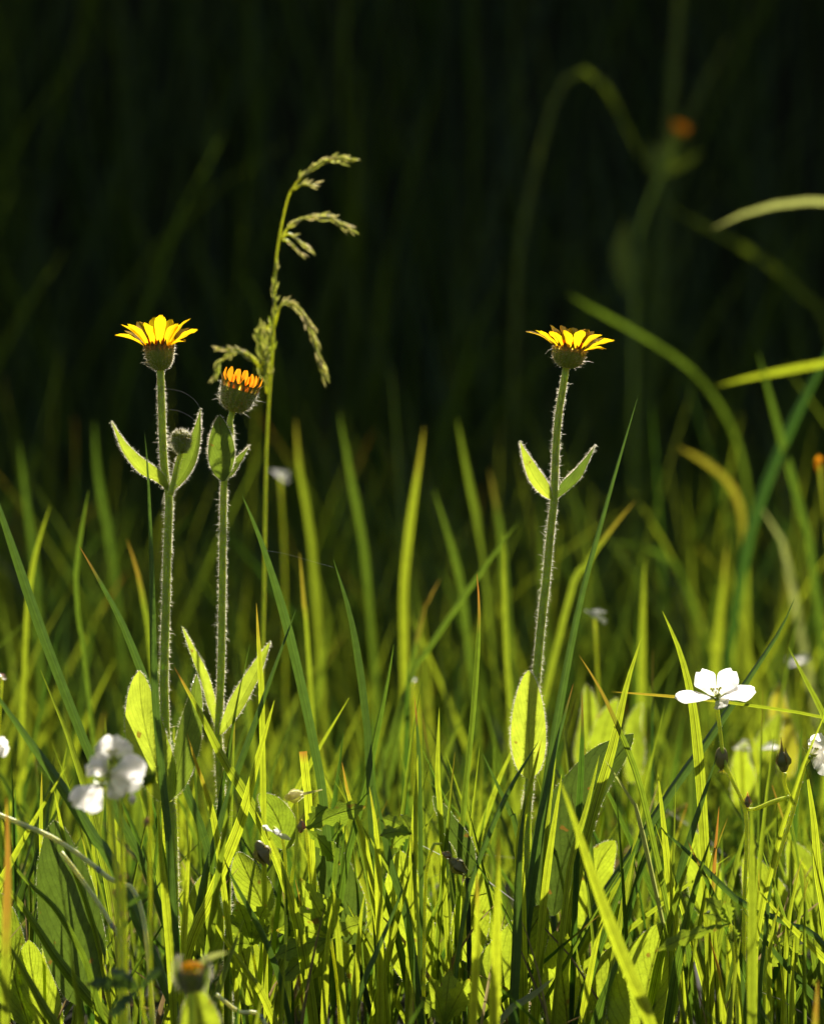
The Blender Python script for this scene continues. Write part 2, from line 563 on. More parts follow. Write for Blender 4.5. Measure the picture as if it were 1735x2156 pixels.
# ------------------------------------------------------------------ uncountable grass
def grass_mass(name, mat, X, Y, H, Wd, lean, curve, label, dryp=0.25, seg=7, fold=0.75):
    """Blades as one mesh: a V-folded ribbon of seg steps for every root (X, Y)."""
    n = len(X)
    Z = gz(X, Y) - 0.004
    az = RNG.uniform(0, 2 * np.pi, n)
    ln = np.abs(RNG.normal(0, lean, n))
    cv = np.abs(RNG.normal(0, curve, n))
    fa = RNG.uniform(-1.45, 1.45, n)
    rnd = RNG.uniform(0, 1, n) ** 0.45
    dr = np.where(RNG.uniform(0, 1, n) < dryp, RNG.uniform(0.3, 1.0, n), 0.0)
    dlen = RNG.uniform(0.04, 0.16, n)
    t = np.linspace(0, 1, seg)
    dirx, diry = np.cos(az), np.sin(az)
    hor = H[:, None] * (np.sin(ln)[:, None] * t + cv[:, None] * t ** 2.4)
    ver = H[:, None] * (np.cos(ln)[:, None] * t - 0.45 * cv[:, None] ** 1.5 * t ** 3)
    cx = X[:, None] + dirx[:, None] * hor
    cy = Y[:, None] + diry[:, None] * hor
    cz = Z[:, None] + ver
    w = Wd[:, None] * np.clip(0.75 + 0.9 * t - 1.65 * t ** 2.6, 0.0, None) * 0.5 + 0.00012
    wx, wy = np.cos(fa), np.sin(fa)
    V = np.empty((n, seg, 3, 3))
    for j, u in enumerate((-1, 0, 1)):
        lift = -fold * w if u == 0 else 0.0
        V[:, :, j, 0] = cx + wx[:, None] * u * w - wy[:, None] * lift
        V[:, :, j, 1] = cy + wy[:, None] * u * w + wx[:, None] * lift
        V[:, :, j, 2] = cz
    D = np.empty((n, seg, 3, 3))
    D[..., 0] = np.array([0.0, 0.5, 1.0])
    D[..., 1] = t[None, :, None]
    D[..., 2] = rnd[:, None, None]
    DR = dr[:, None] * np.clip((t[None, :] - (1 - dlen[:, None])) / dlen[:, None], 0, 1)
    DR = np.repeat(DR[:, :, None], 3, 2)
    base = (np.arange(n) * seg * 3)[:, None, None]
    i = (np.arange(seg - 1) * 3)[None, :, None]
    j = np.arange(2)[None, None, :]
    a = base + i + j
    F = np.stack([a, a + 1, a + 4, a + 3], -1).reshape(-1, 4)
    me = bpy.data.meshes.new(name)
    nf = len(F)
    me.vertices.add(n * seg * 3)
    me.vertices.foreach_set('co', V.reshape(-1).astype(np.float32))
    me.loops.add(nf * 4)
    me.loops.foreach_set('vertex_index', F.reshape(-1).astype(np.int32))
    me.polygons.add(nf)
    me.polygons.foreach_set('loop_start', np.arange(0, nf * 4, 4, dtype=np.int32))
    me.update(calc_edges=True)
    finish(me, D.reshape(-1, 3), DR.reshape(-1))
    me.materials.append(M[mat])
    o = bpy.data.objects.new(name, me)
    COL.objects.link(o)
    tag(o, label=label, cat='grass', kind='stuff')
    return o


def scatter(n, y0, y1, margin=0.12, ypow=1.0):
    Y = y0 + (y1 - y0) * RNG.uniform(0, 1, n) ** ypow
    half = (Y + 1.6) * 0.125 + margin
    X = RNG.uniform(-1, 1, n) * half
    return X, Y


# meadow, front to back; blades get taller with distance from the flowers
X, Y = scatter(150, -0.42, -0.06)
H = np.clip(RNG.normal(0.075, 0.02, len(X)), 0.03, 0.11) * np.clip(1 + (Y + 0.06) * 0.6, 0.6, 1)
grass_mass('meadow_grass', 'grass', X, Y, H, RNG.uniform(0.0020, 0.0050, len(X)), 0.34, 0.15, 'short bright green grass in front of the flowers', dryp=.12)
X, Y = scatter(580, 0.0, 0.30)
H = np.clip(RNG.normal(0.110, 0.035, len(X)), 0.04, 0.19)
grass_mass('meadow_grass', 'grass', X, Y, H, RNG.uniform(0.0018, 0.0058, len(X)), 0.26, 0.11, 'dense sunlit grass between the flowering stems', dryp=.12)
X, Y = scatter(120, -0.05, 0.12, 0.06)
H = np.clip(RNG.normal(0.155, 0.03, len(X)), 0.08, 0.22)
grass_mass('meadow_grass', 'grass', X, Y, H, RNG.uniform(0.0028, 0.0050, len(X)), 0.40, 0.10, 'longer grass blades leaning across one another', dryp=.2)
X, Y = scatter(220, -0.08, 0.25, 0.1)
H = np.clip(RNG.normal(0.09, 0.03, len(X)), 0.03, 0.15)
grass_mass('dead_grass', 'dead', X, Y, H, RNG.uniform(0.0010, 0.0028, len(X)), 0.85, 0.35, 'withered straw coloured grass tangled near the ground', dryp=0)
X, Y = scatter(1450, 0.30, 0.8, 0.2)
H = np.clip(RNG.normal(0.115, 0.045, len(X)), 0.04, 0.24)
grass_mass('meadow_grass', 'grass', X, Y, H, RNG.uniform(0.0016, 0.0044, len(X)), 0.38, 0.15, 'blurred yellow green grass behind the flowers', dryp=.12)
X, Y = scatter(5200, 0.8, 1.9, 0.3)
H = np.clip(RNG.normal(0.18, 0.075, len(X)), 0.05, 0.40)
grass_mass('meadow_grass', 'grass', X, Y, H, RNG.uniform(0.0016, 0.0042, len(X)), 0.34, 0.18, 'dim green grass at the foot of the dark bank', dryp=.12)
X = RNG.uniform(-1.4, 1.4, 5200)
Y = RNG.uniform(1.7, 3.3, 5200)
H = np.clip(RNG.normal(0.36, 0.12, len(X)) + 0.10 * np.sin(4.3 * X + 1.0) * np.sin(2.1 * X), 0.12, 0.72)
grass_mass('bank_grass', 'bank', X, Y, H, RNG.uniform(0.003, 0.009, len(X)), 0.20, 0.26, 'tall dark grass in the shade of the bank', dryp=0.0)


# ------------------------------------------------------------------ arnica flowers
def sph(c, r, mb, mi=0, nu=12, nv=8, rnd=0.4, sq=(1, 1, 1), ax=None):
    V, D, F = [], [], []
    ax = np.array([0, 0, 1.0]) if ax is None else nrm(ax)
    a = nrm(np.cross(ax, [0.2, 0.9, 0.3]))
    b = np.cross(ax, a)
    for i in range(nv + 1):
        ph = math.pi * i / nv
        for j in range(nu):
            th = 2 * math.pi * j / nu
            V.append(c + r * (a * math.sin(ph) * math.cos(th) * sq[0] + b * math.sin(ph) * math.sin(th) * sq[1] - ax * math.cos(ph) * sq[2]))
            D.append((j / nu, i / nv, rnd))
    for i in range(nv):
        for j in range(nu):
            j2 = (j + 1) % nu
            F.append((i * nu + j, i * nu + j2, (i + 1) * nu + j2, (i + 1) * nu + j))
    mb.add(V, D, F, None, mi)


def involucre(parent, base, ax, r_rim, h, hairs, tips=True, name='involucre', hl=0.0014, tip_dry=1.0):
    """The green cup under the rays: a ribbed goblet with pointed bract tips and hairs."""
    ax = nrm(ax)
    a = nrm(np.cross([0, 1, 0], ax))
    b = np.cross(ax, a)
    mb = MB()
    prof = [(0.0, 0.28), (0.05, 0.46), (0.16, 0.68), (0.36, 0.84), (0.62, 0.93), (0.85, 0.99), (1.0, 1.0)]
    seg, nrib = 64, 17
    V, D, F, DR = [], [], [], []
    for i, (t, rr) in enumerate(prof):
        for j in range(seg):
            th = 2 * math.pi * j / seg
            rib = 1 + 0.055 * math.cos(th * nrib) * min(1, t * 3) + 0.02 * math.sin(th * 5 + 1)
            V.append(base + ax * (t * h) + (a * math.cos(th) + b * math.sin(th)) * r_rim * rr * rib)
            D.append((j / seg, t, 0.3 + 0.5 * (0.5 + 0.5 * math.cos(th * nrib))))
            DR.append(max(0, (t - 0.80) / 0.20) * 0.6 * tip_dry)
    for i in range(len(prof) - 1):
        for j in range(seg):
            j2 = (j + 1) % seg
            F.append((i * seg + j, i * seg + j2, (i + 1) * seg + j2, (i + 1) * seg + j))
    F.append(tuple(range(seg))[::-1])
    mb.add(V, D, F, DR, 0)
    # pointed bract tips
    if tips:
        for k in range(nrib):
            th = 2 * math.pi * (k + random.uniform(-.2, .2)) / nrib
            d = a * math.cos(th) + b * math.sin(th)
            tn = -a * math.sin(th) + b * math.cos(th)
            p0 = base + ax * h * 0.80 + d * r_rim * 1.01
            L = h * random.uniform(0.30, 0.48)
            mid = np.array([p0, p0 + ax * L * 0.45 + d * L * 0.12, p0 + ax * L * 0.8 + d * L * 0.32, p0 + ax * L + d * L * 0.5])
            mid = spline(mid, 6)
            w = r_rim * 0.19 * np.array([1, .95, .75, .5, .25, .03])
            strip(mb, mid, w, 0, 0.15, 3, 0.5, ([0, 0.3, 1], [0.15, 0.5 * tip_dry, 0.8 * tip_dry]), 0, ref=-d)
    for _ in range(hairs):
        t = random.uniform(0.02, 0.95)
        th = random.uniform(0, 2 * math.pi)
        d = a * math.cos(th) + b * math.sin(th)
        rr = np.interp(t, [p[0] for p in prof], [p[1] for p in prof])
        one_hair(mb, base + ax * t * h + d * r_rim * rr * 0.98, nrm(d + ax * random.gauss(-0.05, 0.35) + np.cross(ax, d) * random.gauss(0, .3)), hl * random.lognormvariate(-.1, .45), 0.00008, 1)
    return mb.build(name, ['cup', 'hair'], parent), a, b


def petal_mesh(p0, p1, tang, wid, rise, mat, parent, name='petal', prof=None, dry=None, teeth=True, rnd=None):
    """One ray floret from p0 on the rim to p1."""
    mb = MB()
    n = 12
    d = p1 - p0
    up = nrm(np.cross(tang, d))
    if up[2] < 0:
        up = -up
    mid = np.array([p0 + d * t + up * rise * np.linalg.norm(d) * math.sin(math.pi * t) for t in np.linspace(0, 1, n)])
    v = np.linspace(0, 1, n)
    prof = prof or (lambda v: np.clip(0.30 + 1.1 * v, 0, 1) * np.clip(1.0 - np.clip((v - 0.68) / 0.345, 0, 1) ** 2.2 * 0.78, 0.06, 1))
    w = prof(v) * wid * 0.5
    strip(mb, mid, w, random.gauss(0, .16), random.uniform(.08, .34), 9, random.random() if rnd is None else rnd, dry or ([0, 0.2, 1], [0.35, 0.06, 0.0]), 0, ref=up, wavy=random.uniform(.02, .12), notch=wid * 0.085, twist=random.gauss(0, .18))
    return mb.build(name, mat, parent)


def arnica_leaf(parent, pts, hw, Y, face, fold, hair, label=None, name='leaf', prof=LANCE, Ytip=None, mat='arnica_leaf', curl=0.0, rnd=None, hl=0.0011, wavy=0.03):
    mb = MB()
    leaf_px(mb, pts, hw, Y, prof, face, fold, hair=hair, Ytip=Ytip, curl=curl, rnd=rnd, hl=hl, wavy=wavy)
    o = mb.build(name, [mat, 'hair'], parent)
    if label:
        o['label'] = label
    return o


def stem_to_ground(pts, Y, extra=None):
    P = [at(p[0], p[1], p[2] if len(p) > 2 else Y) for p in pts]
    last = P[-1]
    P.append(np.array([last[0] + (P[-1][0] - P[-2][0]) * 0.5, last[1], float(gz(last[0], last[1])) - 0.006]))
    return P


def head_with_rays(root, c_px, top_px, r_px, Y, rays, wid_px, hairs, disc=True):
    """Head with its cup base at c_px, rim centre at top_px. rays: (tip x, tip y, reach px, side)."""
    base = at(c_px[0], c_px[1], Y)
    rim = at(top_px[0], top_px[1], Y)
    ax = nrm(rim - base)
    h = float(np.linalg.norm(rim - base))
    s = pxm(Y)
    cup, a, b = involucre(root, base, ax, r_px * s, h, hairs, name='flower_head')
    for (tx, ty, reach, side) in rays:
        dx = (tx - top_px[0])
        reach = max(reach, abs(dx) + 0.5)
        dy = side * math.sqrt(reach * reach - dx * dx)
        tip = at(tx, ty, Y + dy * s)
        th = math.atan2(dy, dx)
        d = np.array([math.cos(th), math.sin(th), 0])
        d = nrm(d - ax * np.dot(d, ax))
        tang = np.cross(ax, d)
        p0 = rim + d * r_px * s * 0.88 - ax * h * 0.10
        petal_mesh(p0, tip, tang, wid_px * s * random.uniform(0.88, 1.1), random.uniform(0.04, 0.10), 'petal', cup)
    if disc:
        mb = MB()
        sph(rim - ax * h * 0.08, r_px * s * 0.86, mb, sq=(1, 1, 0.42), ax=ax, nu=20)
        for _ in range(90):
            th, q = random.uniform(0, 6.283), math.sqrt(random.random()) * 0.8
            p = rim + (a * math.cos(th) + b * math.sin(th)) * r_px * s * q
            tube(mb, [p, p + ax * 0.0016, p + ax * 0.0030], [0.0004, 0.00045, 0.0005], 5, 4, 0.5)
        mb.build('disc', 'orange', cup)
    return cup


def hairy_stem(root, pts, Y, r_top, r_bot, dens, name='stem', hl=0.0014):
    P = stem_to_ground(pts, Y)
    mb = MB()
    s = pxm(Y)
    C, T, rr = tube(mb, P, np.array([r_top, (r_top + r_bot) / 2 * 1.02, r_bot, r_bot * 1.05]) * s, 12, 60, 0.4, ridge=0.04)
    hairs_on_tube(mb, C, T, rr, dens, hl, 0.00008, 1, 0.02, 0.98, droop=0.5)
    hairs_on_tube(mb, C, T, rr, int(dens * 0.7), 0.0006, 0.00009, 1, 0.0, 0.98)
    return mb.build(name, ['stem', 'hair'], root)


# --- left flower, wide open, with a bud in the axil of its upper leaf pair
YA = 0.0
b0 = at(372, 1900, YA)
A = empty('arnica_flower', (b0[0], b0[1], float(gz(b0[0], b0[1]))))
tag(A, 'tall open yellow daisy-like flower at left with a hairy bud beside its stem', 'wildflower', 'yellow arnica flowers')
hairy_stem(A, [(338, 778), (341, 870), (344, 960), (350, 1015), (356, 1045), (353, 1150), (350, 1260), (347, 1370), (346, 1460), (350, 1560), (358, 1680), (365, 1800)], YA, 7.6, 9.6, 5000)
head_with_rays(A, (338, 779), (335, 725), 30, YA, [
    (243, 706, 92, -0.6), (255, 683, 86, -1), (270, 682, 80, -1), (306, 679, 72, -1), (339, 663, 60, -1), (373, 681, 66, -1),
    (401, 671, 82, -1), (416, 694, 84, -0.6), (389, 719, 78, -1), (290, 677, 76, 1), (325, 668, 64, 1), (360, 672, 66, 1), (262, 696, 86, 1), (399, 690, 84, 1)], 26, 750)
arnica_leaf(A, [(356, 1034), (330, 1012), (296, 992), (262, 952), (234, 886)], 19, YA - 0.002, R(-42), 0.85, 260, rnd=0.2, prof=POINT, Ytip=-0.012)
arnica_leaf(A, [(360, 1036), (386, 1002), (406, 962), (417, 915), (423, 858)], 18, YA - 0.004, R(24), 0.9, 280, rnd=0.8, prof=POINT, Ytip=-0.010)
arnica_leaf(A, [(357, 1690), (340, 1640), (312, 1560), (297, 1480), (293, 1412)], 44, YA - 0.008, R(12), 0.22, 300, prof=OVAL, rnd=0.0, label='broad bright yellow green lower leaf', Ytip=-0.016)
arnica_leaf(A, [(362, 1680), (376, 1620), (393, 1540), (408, 1470), (414, 1420)], 34, YA - 0.006, R(-40), 0.35, 260, rnd=0.8, label='darker lower leaf folded along its midrib', Ytip=-0.012)


def bud(root, c_px, r_px, Y, stem_pts, hairs, name='bud', top='petal'):
    base = at(c_px[0], c_px[1] + r_px * 1.1, Y)
    s = pxm(Y)
    cup, a, b = involucre(root, base, nrm([0.05, 0.0, 1]), r_px * s * 0.95, r_px * 1.7 * s, hairs, name=name, tip_dry=0.25)
    mb = MB()
    cc = base + np.array([0, 0, r_px * 1.45 * s])
    sph(cc, r_px * s * 0.90, mb, sq=(1, 1, .95), nu=16)
    for k in range(12):
        th = 6.283 * k / 12
        d = np.array([math.cos(th), math.sin(th), 0])
        mid = spline([cc + d * r_px * s * .93 - np.array([0, 0, r_px * s * .3]), cc + d * r_px * s * .80 + np.array([0, 0, r_px * s * .5]), cc + d * r_px * s * .2 + np.array([0, 0, r_px * s * 1.05])], 7)
        strip(mb, mid, np.array([1, 1, .95, .85, .65, .4, .05]) * r_px * s * .24, 0, .2, 3, .4, ([0, .7, 1], [0, .1, .5]), 0, ref=d)
    for _ in range(420):
        d = nrm([random.gauss(0, 1), random.gauss(0, 1), abs(random.gauss(0, 1))])
        one_hair(mb, cc + d * r_px * s * .9, nrm(d + np.array([random.gauss(0, .3), random.gauss(0, .3), 0])), 0.0012 * random.lognormvariate(-.1, .4), 0.00008, 1)
    mb.build('closed_rays', ['cup', 'hair'], cup)
    mb = MB()
    P = [base + np.array([0, 0, 0.0006])] + [at(p[0], p[1], Y) for p in stem_pts]
    C, T, rr = tube(mb, P, np.array([5.0, 5.5, 6.5]) * s, 8, 16, 0.5)
    hairs_on_tube(mb, C, T, rr, 260, 0.0012, 0.00008)
    mb.build('bud_stalk', ['stem', 'hair'], cup)
    return cup


bud(A, (381, 931), 21, YA - 0.008, [(374, 975), (366, 1010), (359, 1042)], 900)

# --- second flower, rays still half furled and orange
b0 = at(480, 1850, 0.012)
YB = 0.012
B = empty('arnica_flower', (b0[0], b0[1], float(gz(b0[0], b0[1]))))
tag(B, 'half opened hairy flower with short upright orange rays, right of the tall yellow one', 'wildflower', 'yellow arnica flowers')
hairy_stem(B, [(490, 864), (484, 890), (487, 940), (479, 985), (472, 1014), (470, 1100), (468, 1250), (466, 1400), (462, 1500), (460, 1560), (466, 1680), (476, 1790)], YB, 6.6, 8.6, 5000)
base, rim = at(490, 866, YB), at(507, 808, YB)
axB = nrm(rim - base)
cupB, aB, bB = involucre(B, base, axB, 38 * pxm(YB), float(np.linalg.norm(rim - base)), 1300, tips=True, name='flower_head', hl=0.0016, tip_dry=0.35)
tips = [(479, 776, -.6), (490, 775, -.9), (506, 780, -.8), (521, 783, -.9), (532, 791, -.7), (545, 796, -.5), (552, 799, -.1), (484, 779, .6), (500, 781, .9), (515, 784, .9), (538, 795, .6), (473, 784, 0.1), (498, 790, -1), (527, 797, -1)]
for (tx, ty, q) in tips:
    dx = (tx - 512) / 42.0
    d = nrm(aB * dx + bB * q * math.sqrt(max(0.02, 1 - min(1, dx * dx))))
    p0 = rim + d * 30 * pxm(YB) - axB * 0.003
    tip = at(tx, ty - 4, YB) + np.array([0, d[1] * 30 * pxm(YB), 0])
    mb = MB()
    mid = spline([p0, p0 * .5 + tip * .5 + d * 0.0006, tip], 8)
    strip(mb, mid, np.array([.6, .85, 1, 1, 1, .95, .8, .35]) * 5.6 * pxm(YB), random.gauss(0, .4), 0.5, 5, random.random(), ([0, 0.4, 1], [0.9, 0.3, 0.1]), 0, ref=d)
    mb.build('petal', 'orange', cupB)
mb = MB()
sph(rim - axB * 0.004, 33 * pxm(YB), mb, sq=(1, 1, .35), ax=axB, nu=20)
mb.build('disc', 'orange', cupB)
arnica_leaf(B, [(471, 1013), (468, 985), (467, 945), (464, 905), (462, 873)], 28, YB - 0.006, R(6), 0.30, 260, rnd=0.85, Ytip=-0.004)
arnica_leaf(B, [(474, 1012), (490, 998), (505, 975), (518, 952), (526, 936)], 17, YB + 0.004, R(60), 0.5, 200, rnd=0.8, prof=POINT)
arnica_leaf(B, [(461, 1550), (443, 1490), (426, 1430), (402, 1370), (383, 1318)], 19, YB + 0.004, R(-58), 0.35, 320, rnd=0.1, label='narrow upright lower leaf with a white lit edge')
arnica_leaf(B, [(462, 1549), (485, 1515), (512, 1468), (543, 1410), (570, 1350)], 21, YB - 0.006, R(38), 0.40, 320, rnd=0.2)

# --- right flower, wide open and flat
YC = 0.0
b0 = at(1104, 1950, YC)
Cc = empty('arnica_flower', (b0[0], b0[1], float(gz(b0[0], b0[1]))))
tag(Cc, 'open yellow daisy-like flower standing alone at right above a leaning grass blade', 'wildflower', 'yellow arnica flowers')
hairy_stem(Cc, [(1192, 772), (1186, 811), (1177, 865), (1171, 932), (1168, 1005), (1166, 1054), (1159, 1120), (1150, 1221), (1142, 1289), (1134, 1371), (1128, 1445), (1120, 1560), (1114, 1660), (1107, 1780)], YC, 7.2, 9.4, 5200)
head_with_rays(Cc, (1193, 774), (1200, 731), 35, YC, [
    (1107, 698, 95, -0.6), (1127, 695, 88, -1), (1159, 684, 76, 1), (1185, 686, 74, 1), (1192, 696, 66, -1), (1226, 695, 68, -1),
    (1249, 697, 78, 1), (1267, 705, 84, -1), (1293, 717, 93, -0.6), (1277, 734, 86, -1), (1135, 700, 88, 1), (1210, 690, 74, 1), (1237, 693, 78, 1), (1160, 697, 70, -1), (1275, 712, 86, 1)], 26, 750)
arnica_leaf(Cc, [(1163, 1052), (1143, 1030), (1122, 1000), (1106, 962), (1094, 928)], 16, YC - 0.004, R(-20), 0.6, 260, rnd=0.0, prof=POINT)
arnica_leaf(Cc, [(1170, 1052), (1198, 1030), (1222, 1006), (1240, 970), (1254, 935)], 17, YC + 0.002, R(52), 0.9, 260, rnd=0.9, prof=POINT)
arnica_leaf(Cc, [(1114, 1640), (1114, 1600), (1113, 1540), (1113, 1470), (1113, 1411)], 37, YC - 0.010, R(4), 0.14, 320, prof=OVAL, rnd=0.0, label='bright backlit lower leaf with the shadow of the stem on it', Ytip=-0.014)
arnica_leaf(Cc, [(1112, 1640), (1090, 1610), (1079, 1570), (1076, 1530)], 14, YC + 0.004, R(-60), 0.3, 160, rnd=0.5)


# ------------------------------------------------------------------ grass panicle behind the two left flowers
def panicle():
    Y0 = 0.16
    P = stem_to_ground([(740, 334), (706, 331), (672, 346), (640, 366), (612, 402), (598, 450), (585, 520), (579, 580), (578, 640), (574, 740), (566, 850), (560, 1000), (556, 1250), (552, 1500)], Y0)
    g = empty('grass_panicle', P[-1])
    tag(g, 'tall flowering grass with drooping spikelets rising behind the two left flowers', 'grass panicle')
    mb = MB()
    tube(mb, P, np.array([1.3, 2.6, 3.2, 4.0, 4.2, 2.6, 1.2, 1.2]) * pxm(Y0), 8, 90, 0.4)
    mb.build('stem', 'stem', g)

    def branch(pts, n, dens, dy=0.0, r=(2.4, 1.4), bright=0.5, spread=5):
        mb = MB()
        pp = [at(p[0], p[1], Y0 + dy * i / (len(pts) - 1)) for i, p in enumerate(pts)]
        C, T, rr = tube(mb, pp, np.array(r) * pxm(Y0), 6, 24, 0.3, mi=0)
        n = int(n * 1.7)
        for k in range(n):
            t = 0.22 + 0.78 * (k / max(1, n - 1)) ** 0.8
            i = min(int(t * 23), 22)
            p = C[i] + np.array([random.gauss(0, spread), random.gauss(0, spread), random.gauss(0, spread)]) * pxm(Y0) * 0.8
            d = nrm(T[i] + np.array([random.gauss(0, .25), random.gauss(0, .25), random.gauss(0, .25)]))
            L = random.uniform(13, 25) * pxm(Y0)
            tube(mb, [C[max(0, i - 2)], p], [0.00018, 0.00015], 4, 3, 0.3, mi=0, cap=False)
            mid = np.array([p + d * L * q for q in np.linspace(0, 1, 6)])
            tube(mb, mid, np.array([0.4, 1.7, 2.0, 1.6, 0.9, 0.15]) * pxm(Y0), 6, 6, random.random() * .6 + bright * .4, mi=1)
        return mb.build('branch', ['stem', 'spikelet'], g)
    branch([(612, 402), (635, 372), (668, 348), (706, 333), (742, 336)], 26, 1)
    branch([(620, 398), (636, 388), (664, 390)], 5, 1, bright=.8, spread=3)
    branch([(592, 500), (612, 474), (645, 458), (690, 458), (742, 488)], 26, 1, bright=.8)
    branch([(594, 500), (610, 492), (632, 508), (657, 526)], 6, 1, bright=.9, spread=4)
    branch([(594, 505), (606, 506), (620, 520), (634, 532)], 5, 1, bright=.9, spread=3)
    branch([(578, 690), (588, 650), (603, 633), (632, 650), (652, 690), (668, 735), (684, 800)], 40, 1, bright=.8)
    branch([(562, 830), (556, 780), (549, 730), (546, 690)], 34, 1, bright=.1, spread=6)
    branch([(566, 830), (564, 770), (566, 720), (563, 685)], 24, 1, bright=.1, spread=6)
    branch([(572, 720), (577, 650), (580, 590), (584, 560)], 16, 1, bright=.3, spread=3)
    branch([(556, 780), (530, 752), (500, 738), (455, 733)], 9, 1, bright=.9, spread=2)
    branch([(556, 785), (524, 752), (494, 742), (466, 760), (448, 800)], 14, 1, bright=.2, spread=4)


panicle()


# ------------------------------------------------------------------ single grass blades that stand out
def blade(label, pts, w, Y, mat='grass', face=None, fold=0.35, dry=0.0, group=None, name='blade_of_grass', round_=False, rnd=None, lean=0.0, blunt=False, drylen=0.1, taper=None, cat='grass blade', ground=True):
    """pts: photo points tip -> lowest seen; the blade then runs on into the ground. w: full width in px."""
    s = pxm(Y)
    w = w if group else w * 1.12
    k = len(pts)
    P = [at(p[0], p[1], p[2] if len(p) > 2 else Y + lean * (1 - i / (k - 1))) for i, p in enumerate(pts)]
    if ground:
        last, prev = P[-1], P[-2]
        g = float(gz(last[0], last[1]))
        if last[2] > g:
            dx = (last[0] - prev[0]) / max(1e-3, prev[2] - last[2]) * (last[2] - g)
            dx = max(-0.05, min(0.05, dx * 0.7))
            q = np.array([last[0] + dx, last[1], 0])
            q[2] = float(gz(q[0], q[1])) - 0.005
            P.append(q)
        elif last[2] > g - 0.004:
            P[-1] = np.array([last[0], last[1], g - 0.006])
    n = 26
    C = spline(P, n)
    v = np.linspace(0, 1, n)
    seg = np.concatenate([[0], np.cumsum(np.linalg.norm(np.diff(C, axis=0), axis=1))])
    ln = seg / s
    tl = taper or min(w * 13, ln[-1] * 0.55)
    wd = np.clip(ln / tl, 0, 1) ** 0.72
    if blunt:
        wd = np.ones(n)
    wd = np.maximum(wd, 0.03) * (1 - 0.22 * v ** 2) * w * 0.5 * s
    mb = MB()
    rnd = random.random() if rnd is None else rnd
    dr = ([0, drylen * 0.6, drylen], [dry, dry * 0.8, 0.0]) if dry else None
    if round_:
        tube(mb, P, np.interp(np.linspace(0, 1, 12), v, wd), 9, n, rnd, dry=dr)
    else:
        strip(mb, C, wd, random.gauss(0, 0.35) if face is None else R(face), fold, 5, rnd, dr, 0, twist=random.gauss(0, .25))
    o = mb.build(name, mat, origin=P[-1])
    tag(o, label, cat, group or 'single grass blades standing out of the meadow', 'thing')
    return o


# dark rush-like blades
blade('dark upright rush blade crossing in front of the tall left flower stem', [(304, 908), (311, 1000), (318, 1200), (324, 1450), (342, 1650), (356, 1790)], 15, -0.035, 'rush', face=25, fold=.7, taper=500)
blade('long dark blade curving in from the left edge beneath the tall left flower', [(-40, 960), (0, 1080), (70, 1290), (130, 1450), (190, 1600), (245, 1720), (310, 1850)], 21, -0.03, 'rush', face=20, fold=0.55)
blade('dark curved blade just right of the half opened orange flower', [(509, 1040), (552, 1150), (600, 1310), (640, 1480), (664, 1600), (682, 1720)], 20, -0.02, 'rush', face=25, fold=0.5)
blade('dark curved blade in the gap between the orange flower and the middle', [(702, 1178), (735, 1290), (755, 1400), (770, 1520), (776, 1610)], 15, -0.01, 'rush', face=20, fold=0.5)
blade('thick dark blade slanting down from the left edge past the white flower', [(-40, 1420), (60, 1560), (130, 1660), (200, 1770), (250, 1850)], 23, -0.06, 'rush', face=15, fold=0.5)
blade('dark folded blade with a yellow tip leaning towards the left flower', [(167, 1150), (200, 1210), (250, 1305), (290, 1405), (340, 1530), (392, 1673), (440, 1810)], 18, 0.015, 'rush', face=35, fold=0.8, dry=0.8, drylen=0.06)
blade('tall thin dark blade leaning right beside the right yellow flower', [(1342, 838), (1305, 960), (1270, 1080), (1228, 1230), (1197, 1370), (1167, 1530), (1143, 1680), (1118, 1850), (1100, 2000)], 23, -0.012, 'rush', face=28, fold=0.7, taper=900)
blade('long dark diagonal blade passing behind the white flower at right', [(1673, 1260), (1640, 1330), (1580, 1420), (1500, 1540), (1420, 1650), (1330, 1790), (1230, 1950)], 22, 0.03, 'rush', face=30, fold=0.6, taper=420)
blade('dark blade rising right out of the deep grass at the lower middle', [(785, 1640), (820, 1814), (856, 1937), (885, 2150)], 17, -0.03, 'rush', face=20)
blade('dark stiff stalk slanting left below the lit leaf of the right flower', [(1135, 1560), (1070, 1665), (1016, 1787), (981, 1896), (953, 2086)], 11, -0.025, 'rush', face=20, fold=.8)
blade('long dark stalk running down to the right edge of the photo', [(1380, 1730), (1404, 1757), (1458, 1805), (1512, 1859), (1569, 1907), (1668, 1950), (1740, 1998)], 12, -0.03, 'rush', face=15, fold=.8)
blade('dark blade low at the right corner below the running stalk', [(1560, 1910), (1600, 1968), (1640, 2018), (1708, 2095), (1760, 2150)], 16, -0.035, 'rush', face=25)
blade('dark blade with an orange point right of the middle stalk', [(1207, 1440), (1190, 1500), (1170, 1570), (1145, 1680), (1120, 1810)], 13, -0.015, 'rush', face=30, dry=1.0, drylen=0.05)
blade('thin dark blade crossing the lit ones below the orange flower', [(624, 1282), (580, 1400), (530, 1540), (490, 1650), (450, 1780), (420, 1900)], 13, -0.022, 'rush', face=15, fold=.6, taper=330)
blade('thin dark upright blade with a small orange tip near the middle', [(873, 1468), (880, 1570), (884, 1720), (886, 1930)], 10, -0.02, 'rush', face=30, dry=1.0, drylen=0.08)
blade('short dark blade pointing up left beneath the lit leaf', [(1015, 1585), (1045, 1650), (1075, 1715), (1092, 1770)], 13, 0.0, 'rush', face=25)
